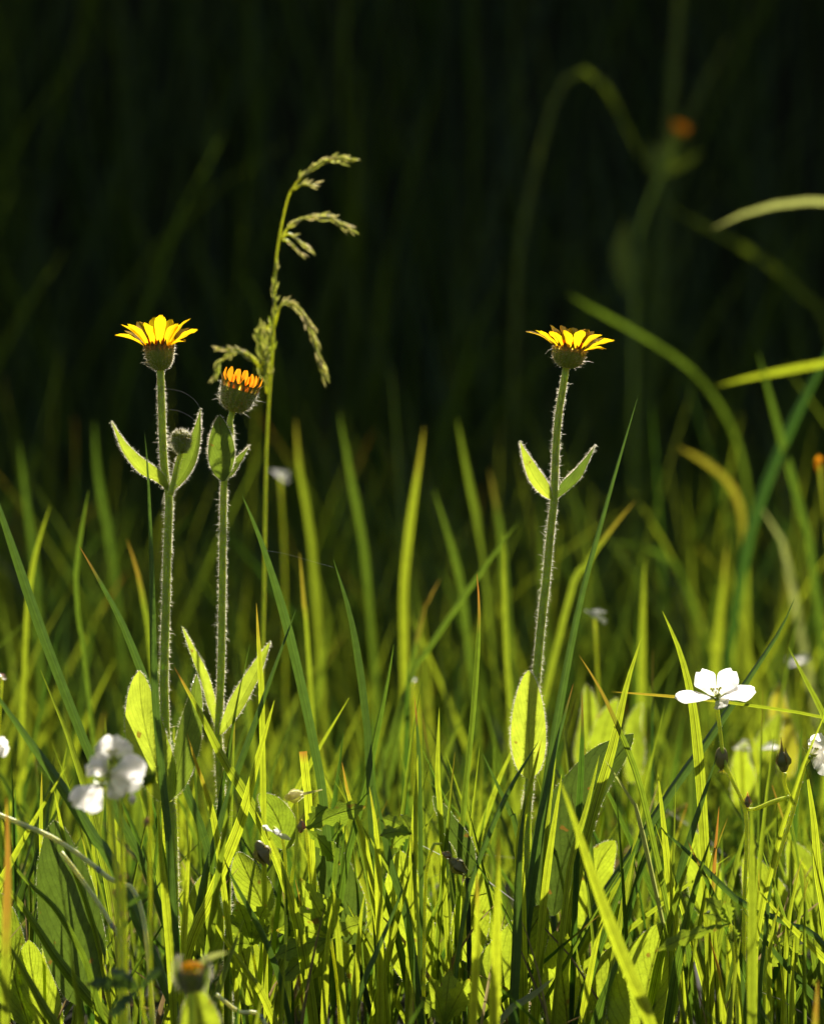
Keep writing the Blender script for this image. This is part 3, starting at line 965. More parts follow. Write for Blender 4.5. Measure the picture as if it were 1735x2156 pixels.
# lit green blades in focus
blade('lit green blade passing left of the right white flower', [(1395, 1287), (1430, 1370), (1455, 1470), (1470, 1600), (1480, 1750), (1490, 1960)], 21, 0.02, face=10)
blade('lit blade tilting right between the yellow flower and the white one', [(1350, 1345), (1320, 1440), (1290, 1570), (1252, 1700), (1215, 1850), (1193, 2005)], 19, -0.005, face=8, rnd=0.3)
blade('brownish curved blade crossing the lit one left of the white flower', [(1219, 1380), (1260, 1450), (1300, 1540), (1340, 1650), (1375, 1800), (1412, 1970), (1447, 2146)], 17, -0.015, 'grass', face=45, fold=.9, dry=.5, drylen=.2, rnd=.75)
blade('slender blade with a bent orange tip in the centre of the photo', [(1004, 1208), (1008, 1290), (1001, 1420), (990, 1550), (975, 1700), (965, 1860)], 13, 0.0, face=40, dry=1.0, drylen=0.1, rnd=.8)
blade('stiff folded blade leaning right in front of the centre', [(829, 1357), (815, 1430), (790, 1540), (765, 1650), (740, 1750), (715, 1870)], 19, 0.0, face=35, fold=.8, rnd=.9)
blade('pointed upright blade beside the lower leaf of the orange flower', [(540, 1270), (544, 1350), (550, 1450), (553, 1600), (555, 1720)], 11, -0.02, face=10, dry=.6, drylen=.1)
blade('lit blade with an orange tip slanting right under the two left flowers', [(367, 1405), (420, 1500), (470, 1600), (520, 1680), (560, 1760), (612, 1900)], 19, -0.03, face=5, dry=.9, drylen=.06, rnd=.4)
blade('bright broad blade leaning right below the orange flower', [(578, 1475), (545, 1590), (510, 1720), (480, 1800), (440, 1900), (400, 1990)], 22, -0.04, face=5, rnd=0.1)
blade('lit blade leaning left at the right edge above the thin stalk', [(1660, 1363), (1700, 1440), (1735, 1510), (1765, 1600), (1790, 1750)], 16, 0.01, face=20, rnd=.6)
blade('small lit upright blade right of the lit lower leaf', [(1225, 1458), (1226, 1540), (1222, 1650), (1216, 1770)], 12, -0.01, face=10, dry=.4, drylen=.1)
blade('broad blurred blade slanting right across the lower right foreground', [(1178, 1640), (1210, 1730), (1250, 1850), (1290, 1960), (1330, 2060), (1370, 2160)], 25, -0.16, face=5, rnd=0.2)
blade('blurred yellow upright blade low in the middle foreground', [(1050, 1745), (1048, 1850), (1045, 2000), (1040, 2156)], 22, -0.15, 'grass', face=5, rnd=0.0, dry=.5, drylen=.12)
blade('second blurred yellow blade left of the broader yellow one', [(1004, 1840), (1005, 1950), (996, 2156)], 17, -0.16, 'grass', face=5, rnd=0.0, dry=.6, drylen=.15)
blade('ribbed lit blade running down beside the large veined leaf', [(1385, 1628), (1395, 1720), (1405, 1820), (1420, 1950), (1440, 2150)], 17, -0.03, face=10, rnd=.2)
blade('yellowish lit blade right of the withered flower heads', [(720, 1605), (735, 1680), (760, 1750), (780, 1850), (800, 1990)], 14, -0.03, face=10, dry=.8, drylen=.12, rnd=.1)
blade('cut blade with a square reddish end above the withered heads', [(638, 1583), (645, 1650), (652, 1740)], 15, -0.01, face=5, blunt=True, dry=.9, drylen=.035, rnd=.0)
blade('short yellow tipped blade in front of the left lower leaves', [(394, 1545), (410, 1600), (440, 1690), (462, 1810)], 13, -0.035, face=15, dry=.6, drylen=.2, rnd=.2)
blade('long bright blade slanting right across the lobed leaf', [(540, 1710), (561, 1754), (594, 1833), (624, 1937), (645, 2045), (659, 2140)], 22, -0.05, face=5, rnd=.1)
blade('bright ribbed blade in front of the right flower stem', [(1140, 1560), (1108, 1689), (1093, 1787), (1098, 1950)], 20, -0.03, face=5, rnd=.1, dry=.4, drylen=.08)
blade('narrow lit blade just left of the centre stalk', [(925, 1490), (922, 1570), (921, 1651), (928, 1740)], 11, -0.01, face=20, rnd=.3)
blade('broad lit upright blade in the lower middle', [(880, 1590), (870, 1787), (865, 1930), (860, 2100)], 17, -0.03, face=5, rnd=.2)
blade('narrow lit blade above the square cut leaf', [(1173, 1565), (1160, 1665), (1150, 1760)], 10, 0.0, face=20, rnd=.4)
blade('lit blade running to the right edge under the dark stalk', [(1594, 1873), (1654, 1941), (1735, 2021), (1780, 2070)], 17, -0.05, face=10, rnd=.2)
blade('blurred upright blade below the pink bud at right', [(1582, 1690), (1583, 1890), (1583, 2156)], 19, -0.14, face=5, rnd=.5)
blade('lit blade with a shaded lower half at the right edge', [(1695, 1600), (1714, 1734), (1722, 1834), (1740, 1960)], 18, -0.01, face=10, rnd=.2)
blade('yellow blade with an orange tip beside the lobed right leaf', [(1494, 1978), (1515, 2055), (1526, 2156)], 13, -0.05, 'grass', face=15, dry=.9, drylen=.3, rnd=.1)
blade('blurred orange tipped blade in the lower right corner', [(1722, 2064), (1716, 2156), (1712, 2200)], 22, -0.2, 'grass', face=5, dry=.8, drylen=.25)
blade('tiny red pointed blade below the right white flower', [(1514, 1698), (1508, 1763), (1503, 1830)], 9, 0.0, 'grass', face=25, dry=1.0, drylen=.4)
blade('short folded blade beside the tiny red one', [(1532, 1723), (1509, 1782), (1492, 1840)], 12, 0.0, face=40, dry=.6, drylen=.1)
blade('blurred orange dry blade at the left edge', [(13, 1680), (16, 1760), (16, 1850), (13, 1960), (11, 2100)], 17, -0.17, 'grass', face=5, dry=.9, drylen=.45, rnd=.4)
blade('long blade slanting right across the lower left corner', [(-30, 1815), (0, 1850), (66, 1938), (120, 2021), (186, 2104), (230, 2150)], 24, -0.07, face=15, rnd=.7)
blade('narrow curved stalk in front of the large left leaf', [(20, 1790), (33, 1828), (70, 1870), (116, 1914), (160, 1988), (190, 2060)], 13, -0.075, face=15, rnd=.8)
blade('dim blade leaning right at the lower right of the veined leaf', [(1330, 1960), (1290, 2050), (1255, 2150)], 22, -0.05, face=20, rnd=.9)
blade('lit blade leaning left near the lower right white speck', [(1640, 1905), (1622, 1990), (1618, 2120)], 14, -0.05, face=15, rnd=.3, dry=.4)
blade('narrow lit blade standing between the two right flower stalks', [(1598, 1830), (1596, 1900), (1590, 2000), (1588, 2120)], 12, -0.03, face=15, rnd=.3, dry=.4)
blade('bent pale lit blade low in front of the dark leaf', [(1273, 1600), (1300, 1640), (1330, 1690), (1350, 1750)], 12, -0.03, 'pale_blade', face=35, rnd=.1)
# more blades low in the grass
blade('narrow lit blade leaning slightly left beside the right stem, low down', [(1183, 1629), (1152, 1834), (1131, 2040), (1123, 2156)], 14, -0.045, face=10, rnd=.15)
blade('small folded blade left of the white flower at the right edge, taller of two', [(1686, 1814), (1660, 1937), (1652, 2040)], 11, -0.03, face=30, rnd=.3, dry=.4)
blade('small folded blade nearest the right edge, shorter of two', [(1704, 1845), (1681, 1937), (1672, 2050)], 11, -0.028, face=35, rnd=.5, dry=.4)
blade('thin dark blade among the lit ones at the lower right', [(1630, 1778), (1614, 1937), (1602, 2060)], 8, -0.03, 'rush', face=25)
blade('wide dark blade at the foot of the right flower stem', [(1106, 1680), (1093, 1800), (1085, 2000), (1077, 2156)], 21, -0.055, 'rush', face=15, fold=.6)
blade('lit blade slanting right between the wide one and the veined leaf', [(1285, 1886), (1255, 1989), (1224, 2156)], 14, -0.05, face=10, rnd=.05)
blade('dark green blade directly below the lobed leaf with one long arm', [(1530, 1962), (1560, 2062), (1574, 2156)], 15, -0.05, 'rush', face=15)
blade('lit ribbed blade just right of the yellow one at the lower right', [(1545, 1930), (1552, 2040), (1556, 2156)], 14, -0.055, face=10, rnd=.1)
blade('lit upright blade close to the bottom edge at the far right', [(1672, 1975), (1668, 2060), (1664, 2160)], 14, -0.05, face=10, rnd=.1)
blade('pale grey folded blade lying low in the right foreground', [(1168, 2058), (1135, 2085), (1098, 2110), (1060, 2140)], 15, -0.08, 'pale_blade', face=30, rnd=.4, taper=70)
blade('lit yellow blade with a thick tip right of the toothed leaf', [(778, 1658), (793, 1766), (799, 1961), (800, 2100)], 15, -0.045, face=8, rnd=.0, dry=.3)
blade('lit upright blade between the white cluster and the rush blade', [(332, 1690), (338, 1790), (350, 1912), (362, 2070)], 16, -0.07, face=8, rnd=.15)
blade('narrow lit blade under the left flower leaves', [(400, 1755), (390, 1912), (384, 2040)], 13, -0.06, face=12, rnd=.05)
blade('very thin upright blade left of the white cluster', [(88, 1625), (86, 1766), (90, 1900)], 7, -0.03, face=15, rnd=.2, dry=.4)
blade('thin lit blade running down right behind the straw stalk', [(114, 1665), (141, 1790), (185, 1912), (215, 2030)], 10, -0.05, face=15, rnd=.1)
blade('broad green blade in the lower left corner under the curved stalk', [(-10, 1950), (29, 2010), (97, 2131), (120, 2170)], 22, -0.09, face=15, rnd=.6)
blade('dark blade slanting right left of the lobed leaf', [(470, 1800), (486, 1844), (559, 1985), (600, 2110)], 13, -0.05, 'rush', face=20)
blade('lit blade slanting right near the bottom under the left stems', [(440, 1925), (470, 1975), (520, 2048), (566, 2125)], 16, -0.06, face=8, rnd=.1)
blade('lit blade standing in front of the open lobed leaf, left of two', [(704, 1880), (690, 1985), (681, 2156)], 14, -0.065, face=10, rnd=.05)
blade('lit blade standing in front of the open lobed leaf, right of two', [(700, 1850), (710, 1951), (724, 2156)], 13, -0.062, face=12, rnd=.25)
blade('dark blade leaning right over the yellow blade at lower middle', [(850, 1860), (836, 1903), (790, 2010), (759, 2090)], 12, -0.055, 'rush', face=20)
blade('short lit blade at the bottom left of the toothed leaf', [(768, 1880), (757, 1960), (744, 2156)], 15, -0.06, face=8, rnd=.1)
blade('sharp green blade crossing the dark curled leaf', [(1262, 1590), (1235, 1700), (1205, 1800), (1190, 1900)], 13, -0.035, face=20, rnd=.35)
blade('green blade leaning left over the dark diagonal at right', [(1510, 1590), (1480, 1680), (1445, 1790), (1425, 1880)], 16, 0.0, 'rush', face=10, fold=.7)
# thin stalk across, running out of the frame to the right
blade('thin yellow stalk lying across behind the right white flower', [(1288, 1457), (1400, 1466), (1550, 1482), (1735, 1512), (1860, 1560), (1960, 1700)], 6, 0.015, 'grass', name='grass_stalk', face=25, dry=.5, drylen=.2, cat='grass stalk', taper=90)
# softly blurred blades behind; high rnd paints their dimmer light into the colour
G2 = 'blurred blades behind the flowers'
blade('soft lit blade standing left of the dark folded one', [(187, 1030), (171, 1120), (160, 1210), (166, 1310), (182, 1420)], 9, 0.22, face=10, group=G2, rnd=0.85)
blade('soft lit blade leaning right at the far left', [(106, 1063), (76, 1160), (60, 1260), (52, 1400)], 10, 0.26, face=10, group=G2, rnd=0.45)
blade('soft blade with a burnt orange tip left of the rush blade', [(267, 1135), (288, 1200), (302, 1270), (320, 1400)], 11, 0.25, face=10, group=G2, dry=0.60, drylen=.14, rnd=0.65)
blade('tall blurred blade with an orange tip in the middle background', [(893, 898), (885, 960), (868, 1070), (855, 1180), (850, 1260), (852, 1400)], 15, 0.5, face=5, group=G2, dry=0.36, drylen=.12, rnd=0.35)
blade('blurred blade slanting up right to a pale tip before the right stem', [(1088, 1102), (1030, 1180), (960, 1280), (900, 1370), (850, 1470)], 12, 0.26, face=5, group=G2, rnd=0.85)
blade('blurred blade with a brown tip behind the silk thread', [(622, 880), (630, 980), (650, 1100), (665, 1250)], 12, 0.58, face=5, group=G2, dry=0.30, rnd=0.55)
blade('blurred blade behind the centre leaning left', [(962, 880), (985, 1000), (1010, 1120), (1030, 1260)], 13, 0.58, face=5, group=G2, rnd=0.75)
blade('blurred broad blade left of the tall orange tipped one', [(714, 870), (738, 1000), (760, 1120), (775, 1250)], 13, 0.6, face=5, group=G2, rnd=0.85)
blade('blurred blade leaning left below the tall centre ones', [(913, 1030), (945, 1130), (968, 1220), (985, 1350)], 13, 0.5, face=5, group=G2, rnd=0.85)
blade('blurred straight blade close left of the right flower stem', [(1060, 1120), (1062, 1250), (1068, 1400), (1075, 1500)], 11, 0.3, face=5, group=G2, rnd=0.55)
blade('blurred blade with an orange tip leaning right behind the thin dark one', [(1337, 1055), (1290, 1110), (1230, 1195), (1190, 1290)], 13, 0.33, face=5, group=G2, dry=0.48, drylen=.12, rnd=0.55)
blade('blurred orange tipped blade between centre and right flower', [(1030, 985), (1047, 1080), (1060, 1190)], 12, 0.62, face=5, group=G2, dry=0.35, drylen=.12, rnd=0.85)
blade('blurred straight blade right of the thin dark leaning one', [(1358, 1178), (1355, 1250), (1352, 1350), (1350, 1450)], 15, 0.4, face=5, group=G2, rnd=0.45)
blade('dim blurred blade near the left edge above the long dark one', [(40, 930), (55, 1050), (72, 1180), (80, 1300)], 12, 0.65, face=5, group=G2, rnd=.9)
blade('dim blurred blade left of the rush blade tip', [(198, 885), (206, 1000), (232, 1150), (250, 1300)], 13, 0.7, face=5, group=G2, rnd=.9)
blade('blurred stub with an orange end in the centre', [(927, 1218), (900, 1270), (880, 1340)], 11, 0.3, face=5, group=G2, dry=0.48, drylen=.2, rnd=0.85)
blade('blurred yellow tipped upright blade under the right arching ones', [(1530, 1150), (1522, 1240), (1512, 1340), (1505, 1450)], 16, 0.6, 'grass', face=5, group=G2, dry=0.30, rnd=.3)
blade('blurred thin blade with an orange tip beneath the silk thread', [(631, 1163), (640, 1270), (650, 1380)], 9, 0.2, face=5, group=G2, dry=0.42, drylen=.2, rnd=0.55)
blade('blurred blade with a yellow head left of the orange flower base', [(365, 1330), (335, 1405), (318, 1480), (300, 1580)], 10, 0.22, face=5, group=G2, rnd=0.75)
# arching blades in the dark on the right
G3 = 'arching blades in the dark background'
blade('tall pale arching blade bent over at the upper right', [(1352, 335, 1.59), (1320, 268, 1.57), (1275, 180, 1.54), (1220, 142, 1.51), (1180, 180, 1.50), (1145, 280, 1.49), (1118, 400, 1.49), (1095, 520, 1.49), (1080, 800, 1.49)], 11, 1.5, 'bank', face=15, group=G3, taper=120)
blade('pale blade curving in from the right edge, upper of the two', [(1498, 482), (1540, 460), (1620, 434), (1735, 424), (1850, 450), (1950, 560), (2010, 800)], 15, 0.72, 'pale_blade', face=30, group=G3, rnd=0.2, taper=160)
blade('long blade drooping from upper left to right behind the right flower', [(1195, 618, 0.90), (1240, 645, 0.91), (1340, 700, 0.92), (1440, 765, 0.93), (1500, 830, 0.94), (1540, 900, 0.95), (1565, 980, 0.96), (1580, 1100, 0.97), (1585, 1250, 0.98)], 9, 0.9, 'grass', face=20, group=G3, rnd=0.85, taper=90)
blade('lit blade reaching in from the right edge below the drooping one', [(1510, 812), (1580, 795), (1660, 780), (1750, 766), (1880, 800), (1960, 1000)], 15, 0.6, 'grass', face=30, group=G3, rnd=0.2, taper=140)
blade('thick green blade leaning in from the right edge', [(1790, 640), (1735, 755), (1680, 860), (1630, 970), (1590, 1080), (1555, 1230)], 27, 0.62, 'grass', face=35, group=G3, rnd=1.0, taper=300)
blade('yellowed blade tip hanging under the drooping blade', [(1428, 942), (1480, 970), (1530, 1012), (1556, 1060), (1566, 1140), (1570, 1300)], 13, 0.78, 'grass', face=20, group=G3, rnd=0.5, taper=60, dry=.35, drylen=.4)
blade('narrow upright blade crossing the thick green one', [(1596, 740), (1620, 830), (1655, 960), (1695, 1110), (1712, 1200)], 15, 0.6, 'grass', face=10, group=G3, rnd=0.9)
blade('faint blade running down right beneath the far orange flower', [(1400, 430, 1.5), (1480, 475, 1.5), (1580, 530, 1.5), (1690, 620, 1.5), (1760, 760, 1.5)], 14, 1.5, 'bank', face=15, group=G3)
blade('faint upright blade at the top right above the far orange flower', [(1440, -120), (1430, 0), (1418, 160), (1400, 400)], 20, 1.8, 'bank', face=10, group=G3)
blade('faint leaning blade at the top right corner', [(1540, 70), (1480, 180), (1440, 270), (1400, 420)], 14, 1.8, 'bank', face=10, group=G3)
blade('blurred pale stub low at the right behind the white flower', [(1600, 1065), (1640, 1130), (1660, 1200)], 14, 0.7, 'pale_blade', face=10, group=G3)
blade('brownish fallen blade lying right of the thin dark one', [(1290, 1140), (1340, 1150), (1405, 1180), (1450, 1260)], 18, 0.75, 'grass', face=40, group=G3, rnd=.9)


# dry straw stalks at lower left
def straw(label, pts, w, Y):
    mb = MB()
    P = [at(p[0], p[1], Y) for p in pts]
    if P[-1][2] > 0.004:
        q = P[-1] + (P[-1] - P[-2]) * 0.5
        q[2] = float(gz(q[0], q[1])) - 0.004
        P.append(q)
    C, T, rr = tube(mb, P, np.array([w, w, w * .9]) * 0.5 * pxm(Y), 8, 30, random.random())
    for t in (9, 19):
        sph(C[t], rr[t] * 1.25, mb, nu=8, nv=6, rnd=.6)
    o = mb.build('dry_stalk', 'straw', origin=P[-1])
    tag(o, label, 'grass stalk')


straw('pale straw stalk lying down right across the large left leaf', [(-30, 1706), (0, 1718), (120, 1770), (229, 1850), (300, 1925)], 11, -0.09)
straw('ribbed straw stalk below the paler one in front of the left leaf', [(128, 1795), (170, 1850), (229, 1938), (262, 2030)], 10, -0.085)
straw('greyish curved straw stalk low in the left middle', [(455, 2095), (500, 2130), (560, 2160)], 9, -0.1)


# ------------------------------------------------------------------ broad basal leaves
def rosette(label, loc_px, Y, leaves):
    b = at(loc_px[0], loc_px[1], Y)
    g = empty('leaf_rosette', (b[0], b[1], float(gz(b[0], b[1]))))
    tag(g, label, 'leaf rosette', 'broad leaves at the base of the meadow')
    for L in leaves:
        pts, hw, dY, face, fold, rnd = L[:6]
        kw = L[6] if len(L) > 6 else {}
        mb = MB()
        p = list(pts)
        leaf_px(mb, p, hw, Y + dY, kw.get('prof', OVAL), R(face), fold, n=26, nu=11, rnd=rnd, curl=kw.get('curl', 0), wavy=kw.get('wavy', 0.07), Ytip=kw.get('Ytip'), hair=kw.get('hair', 170), hl=0.0007, dry=kw.get('dry'))
        base = at(p[0][0], p[0][1], Y + dY)
        gx = b[0] * .6 + base[0] * .4
        gp = np.array([gx, base[1], float(gz(gx, base[1])) - 0.003])
        if base[2] > gp[2] + 0.004:
            tube(mb, [base, base * .5 + gp * .5, gp], np.array([5, 6, 6]) * pxm(Y), 7, 8, rnd)
        o = mb.build('leaf', [kw.get('mat', 'leaf'), 'hair'], g)
        if kw.get('label'):
            o['label'] = kw['label']


rosette('large blunt leaf darkened as if in shade at the lower left under straw stalks', (180, 2180), -0.05, [
    ([(172, 2120), (152, 2010), (134, 1900), (120, 1800), (115, 1727)], 70, 0, -14, 0.25, 0.0, {'curl': 0.2, 'mat': 'shade_tinted_leaf'}),
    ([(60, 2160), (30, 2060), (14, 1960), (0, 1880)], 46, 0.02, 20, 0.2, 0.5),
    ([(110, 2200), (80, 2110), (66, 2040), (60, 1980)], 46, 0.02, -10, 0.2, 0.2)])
rosette('leaf with shade painted in and a curled pale tip right of the right stem', (1200, 2050), 0.02, [
    ([(1165, 1930), (1180, 1840), (1215, 1735), (1262, 1640), (1310, 1580), (1334, 1545)], 66, -0.004, 30, 0.35, 0.8, {'curl': 0.3, 'mat': 'shade_tinted_leaf'}),
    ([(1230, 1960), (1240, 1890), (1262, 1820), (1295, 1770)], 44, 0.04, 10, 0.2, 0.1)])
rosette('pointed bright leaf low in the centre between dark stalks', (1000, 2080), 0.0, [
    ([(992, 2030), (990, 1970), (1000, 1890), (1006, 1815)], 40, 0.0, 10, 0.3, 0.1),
    ([(985, 1850), (975, 1790), (945, 1740), (912, 1677)], 24, -0.004, -30, 0.35, 0.5, {'mat': 'shade_tinted_leaf', 'label': 'small dark leaf with pale edges'}),
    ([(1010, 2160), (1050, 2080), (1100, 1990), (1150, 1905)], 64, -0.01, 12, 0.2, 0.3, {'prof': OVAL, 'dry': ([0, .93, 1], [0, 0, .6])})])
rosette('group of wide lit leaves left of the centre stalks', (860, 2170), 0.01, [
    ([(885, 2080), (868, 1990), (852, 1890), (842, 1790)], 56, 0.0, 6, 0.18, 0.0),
    ([(745, 1990), (720, 1900), (690, 1810), (662, 1745)], 46, 0.01, -20, 0.3, 0.2, {'mat': 'shade_tinted_leaf', 'label': 'dim leaf with a pale lit edge'}),
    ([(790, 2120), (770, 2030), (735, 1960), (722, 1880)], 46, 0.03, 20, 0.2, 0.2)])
rosette('lit leaves with dark folded tips under the left flower stems', (500, 2150), -0.01, [
    ([(560, 1930), (545, 1890), (520, 1840), (500, 1795)], 40, 0.0, 14, 0.2, 0.3, {'curl': .15}),
    ([(440, 2040), (432, 1970), (430, 1900), (440, 1835)], 44, 0.0, 10, 0.2, 0.4),
    ([(600, 1790), (590, 1740), (570, 1700), (545, 1672)], 34, 0.02, -15, 0.3, 0.7),
    ([(530, 2120), (520, 2040), (500, 1980), (480, 1930)], 40, 0.02, 0, 0.2, 0.1)])
rosette('large veined leaf with a pale edge at the lower right', (1350, 2250), -0.03, [
    ([(1345, 2220), (1352, 2140), (1372, 2040), (1398, 1942)], 78, 0.0, 14, 0.16, 0.2, {'label': 'large veined leaf with a pale upper edge'}),
    ([(1255, 2200), (1270, 2120), (1290, 2050), (1310, 1985)], 58, 0.015, -8, 0.18, 0.3),
    ([(1200, 2200), (1190, 2110), (1180, 2030), (1170, 1960)], 50, 0.02, 6, 0.18, 0.1)])
rosette('bright blurred leaf low at the left beneath the pale bud', (420, 2240), -0.20, [
    ([(428, 2230), (425, 2180), (418, 2130), (410, 2080)], 44, 0.0, 5, 0.2, 0.0)])
rosette('wide lit leaves deep in the grass at the far right', (1640, 2140), 0.08, [
    ([(1640, 2000), (1630, 1930), (1600, 1860), (1570, 1800)], 48, 0.0, 8, 0.2, 0.1),
    ([(1500, 1950), (1490, 1880), (1470, 1810), (1462, 1750)], 40, 0.02, -12, 0.2, 0.2),
    ([(1700, 1980), (1705, 1900), (1690, 1830), (1660, 1770)], 44, 0.03, 10, 0.2, 0.3)])
rosette('blurred sunlit leaves right behind the lower leaf of the right flower', (1250, 1800), 0.22, [
    ([(1270, 1660), (1265, 1600), (1275, 1530), (1300, 1470)], 27, 0.0, 8, 0.4, 0.25),
    ([(1230, 1640), (1228, 1580), (1240, 1510), (1235, 1440)], 24, 0.03, -18, 0.4, 0.3),
    ([(1330, 1650), (1340, 1590), (1335, 1530), (1350, 1480)], 22, 0.03, 18, 0.4, 0.4)])
rosette('blurred leaf clump behind the thin stalk at right', (1600, 1800), 0.28, [
    ([(1600, 1700), (1605, 1620), (1620, 1560), (1645, 1500)], 30, 0.0, 8, 0.4, 0.3),
    ([(1560, 1720), (1565, 1650), (1560, 1600), (1570, 1560)], 25, -0.03, -8, 0.2, 0.1),
    ([(1660, 1640), (1655, 1570), (1640, 1500), (1640, 1440)], 26, 0.05, 8, 0.2, 0.0, {'dry': ([0, 1], [.3, .4])})])


# ------------------------------------------------------------------ lobed cranesbill leaves
def lobed(label, c, Y, lobes, rnd=0.3, hw=22, mat='leaf'):
    """One deeply cut leaf: toothed lobes spreading from c to each lobe tip, and its stalk."""
    s = pxm(Y)
    cc = at(c[0], c[1], Y)
    gx, gy = cc[0] + 0.004, cc[1] + 0.004
    gp = np.array([gx, gy, min(float(gz(gx, gy)), cc[2]) - 0.004])
    root = empty('cranesbill_leaf', gp)
    tag(root, label, 'lobed leaf', 'lobed cranesbill leaves')
    mb = MB()
    for lb in lobes:
        tx, ty = lb[0], lb[1]
        dY = lb[2] if len(lb) > 2 else random.uniform(-0.01, 0.012)
        w = lb[3] if len(lb) > 3 else hw
        tip = at(tx, ty, Y + dY)
        mid0 = cc * .5 + tip * .5 + np.array([0, 0, 0.0015])
        C = spline([cc, mid0, tip], 21)
        v = np.linspace(0, 1, 21)
        wd = np.clip(0.12 + 1.25 * v, 0, 1) * np.clip(1 - ((v - .55).clip(0) / .46) ** 1.8, 0.03, 1) * w * s
        strip(mb, C, wd, random.gauss(0, .25), 0.25, 7, rnd, ([0, .94, 1], [0, 0, .7]), 0, teeth=5, tooth=0.55, wavy=.08)
    mb.build('leaf_blade', mat, root)
    mb = MB()
    tube(mb, [cc, cc * .6 + gp * .4 + np.array([0.002, 0.002, 0]), gp], np.array([3.2, 3.4, 3.8]) * s, 7, 10, .5)
    mb.build('leaf_stalk', 'stem', root)


lobed('large lit lobed leaf spread open at the lower middle', (697, 1977), -0.045, [(632, 1850), (612, 1915), (582, 1960), (574, 2018), (583, 2073), (651, 2070), (770, 1945), (702, 1880)], .3, 24)
lobed('small lobed leaf with a toothed tip pointing right beside the withered heads', (645, 1746), -0.03, [(769, 1699, -.005, 26), (716, 1822), (690, 1700)], .8, 20)
lobed('small toothed leaf low in the centre beside a pale curled tip', (866, 1757), -0.03, [(801, 1722), (823, 1787), (842, 1716), (800, 1760)], .7, 15)
lobed('toothed lit leaf at the bottom edge near the centre', (935, 2160), -0.05, [(989, 2062), (990, 2092), (948, 2040), (905, 2056), (885, 2100)], .2, 22)
lobed('lobed leaf with one long arm at the lower right', (1538, 1947), -0.07, [(1379, 2004, -0.02, 17), (1484, 1892, 0, 19), (1525, 1900, 0, 15), (1545, 1985, 0, 16), (1480, 1925, 0, 14)], .6, 17)
lobed('lobed leaf darkened as if in shade, blurred, in the lower left foreground', (296, 2084), -0.2, [(180, 2074, -0.01, 17), (228, 2046, -.01, 17), (230, 2145, -.01, 15), (345, 2040, .01, 12)], .9, 16, 'rush')  # the darker rush colour puts shade into this leaf
lobed('dim lobed leaf hidden between blades left of the open one', (530, 1990), -0.02, [(470, 1930), (500, 1900), (560, 1905), (575, 1960), (480, 2000)], .6, 22)
lobed('lobed leaf at the right edge under the dark stalk', (1640, 1990), -0.02, [(1700, 1960), (1690, 2010), (1600, 1960), (1620, 2040)], .4, 20)


# ------------------------------------------------------------------ white cranesbill flowers
def petal_disc(parent, c, d, nor, L, w, mat='white', cup=0.25, name='petal'):
    """A rounded petal from c along d, with face normal nor."""
    mb = MB()
    n = 14
    v = np.linspace(0, 1, n)
    mid = np.array([c + d * L * t + nor * cup * L * (t ** 2) * 0.5 for t in v])
    mid[-2] -= nor * L * random.uniform(-.02, .06)
    wd = (0.16 + 0.84 * np.clip(v / 0.72, 0, 1) ** 1.2) * np.clip(1 - np.clip((v - 0.60) / 0.42, 0, 1) ** 2.2 * 0.80, 0.1, 1) * w * 0.5
    strip(mb, mid, wd, random.gauss(0, .22), random.uniform(.2, .45), 11, random.random(), None, 0, ref=nor, wavy=.12, notch=-w * 0.025, nfreq=1.0)
    return mb.build(name, mat, parent)


def white_flower(label, c_px, Y, petals, stem_pts, wpx, group='white cranesbill flowers', sep=True, stem_r=4.5, name='cranesbill_flower', hair=160, extra=None):
    """petals: (tip x, tip y, depth shift in px) seen in the photo."""
    s = pxm(Y)
    c = at(c_px[0], c_px[1], Y)
    P = [c] + [at(p[0], p[1], p[2] if len(p) > 2 else Y) for p in stem_pts]
    g = np.array([P[-1][0], P[-1][1], float(gz(P[-1][0], P[-1][1])) - 0.005])
    if P[-1][2] > g[2] + 0.002:
        P.append(g)
    root = empty(name, P[-1])
    tag(root, label, 'white flower', group)
    mb = MB()
    C, T, rr = tube(mb, P, np.array([stem_r * .9, stem_r, stem_r * 1.05]) * s, 8, 40, .5)
    hairs_on_tube(mb, C, T, rr, hair, 0.0006, 0.00006)
    mb.build('stem', ['stem', 'hair'], root)
    ax = nrm(C[0] - C[3])
    for (tx, ty, dp, w) in petals:
        tip = at(tx, ty, Y + dp * s)
        d = tip - c
        L = float(np.linalg.norm(d))
        d = d / L
        nor = np.array([0.05, -1.0, -0.12])
        nor = nrm(nor - d * np.dot(nor, d))
        petal_disc(root, c, d, nor, L, w * s)
    mb = MB()
    sph(c, 7 * s, mb, sq=(1, 1, 1), nu=10, nv=7)
    if sep:
        for k in range(5):
            th = 2 * math.pi * (k + .5) / 5
            a = nrm(np.cross(ax, [0.1, 1, 0.2]))
            b = np.cross(ax, a)
            d = nrm((a * math.cos(th) + b * math.sin(th)) * 0.9 + ax * 0.55)
            mid = np.array([c - ax * 4 * s + d * t * 32 * s for t in np.linspace(0, 1, 7)])
            strip(mb, mid, np.array([.4, .9, 1, .9, .7, .4, .05]) * 7 * s, 0, .3, 5, .2, None, 0, ref=ax)
    mb.build('calyx', 'stem', root)
    mb = MB()
    for k in range(9):
        th = 6.283 * k / 9
        d = nrm(ax * 1.0 + np.array([math.cos(th), math.sin(th), 0]) * 0.5)
        tube(mb, [c, c + d * 14 * s, c + d * 22 * s], [0.00016, 0.00014, 0.00012], 4, 5, .3)
        sph(c + d * 23 * s, 2.6 * s, mb, nu=6, nv=4)
    mb.build('stamens', 'spikelet', root)
    return root, ax


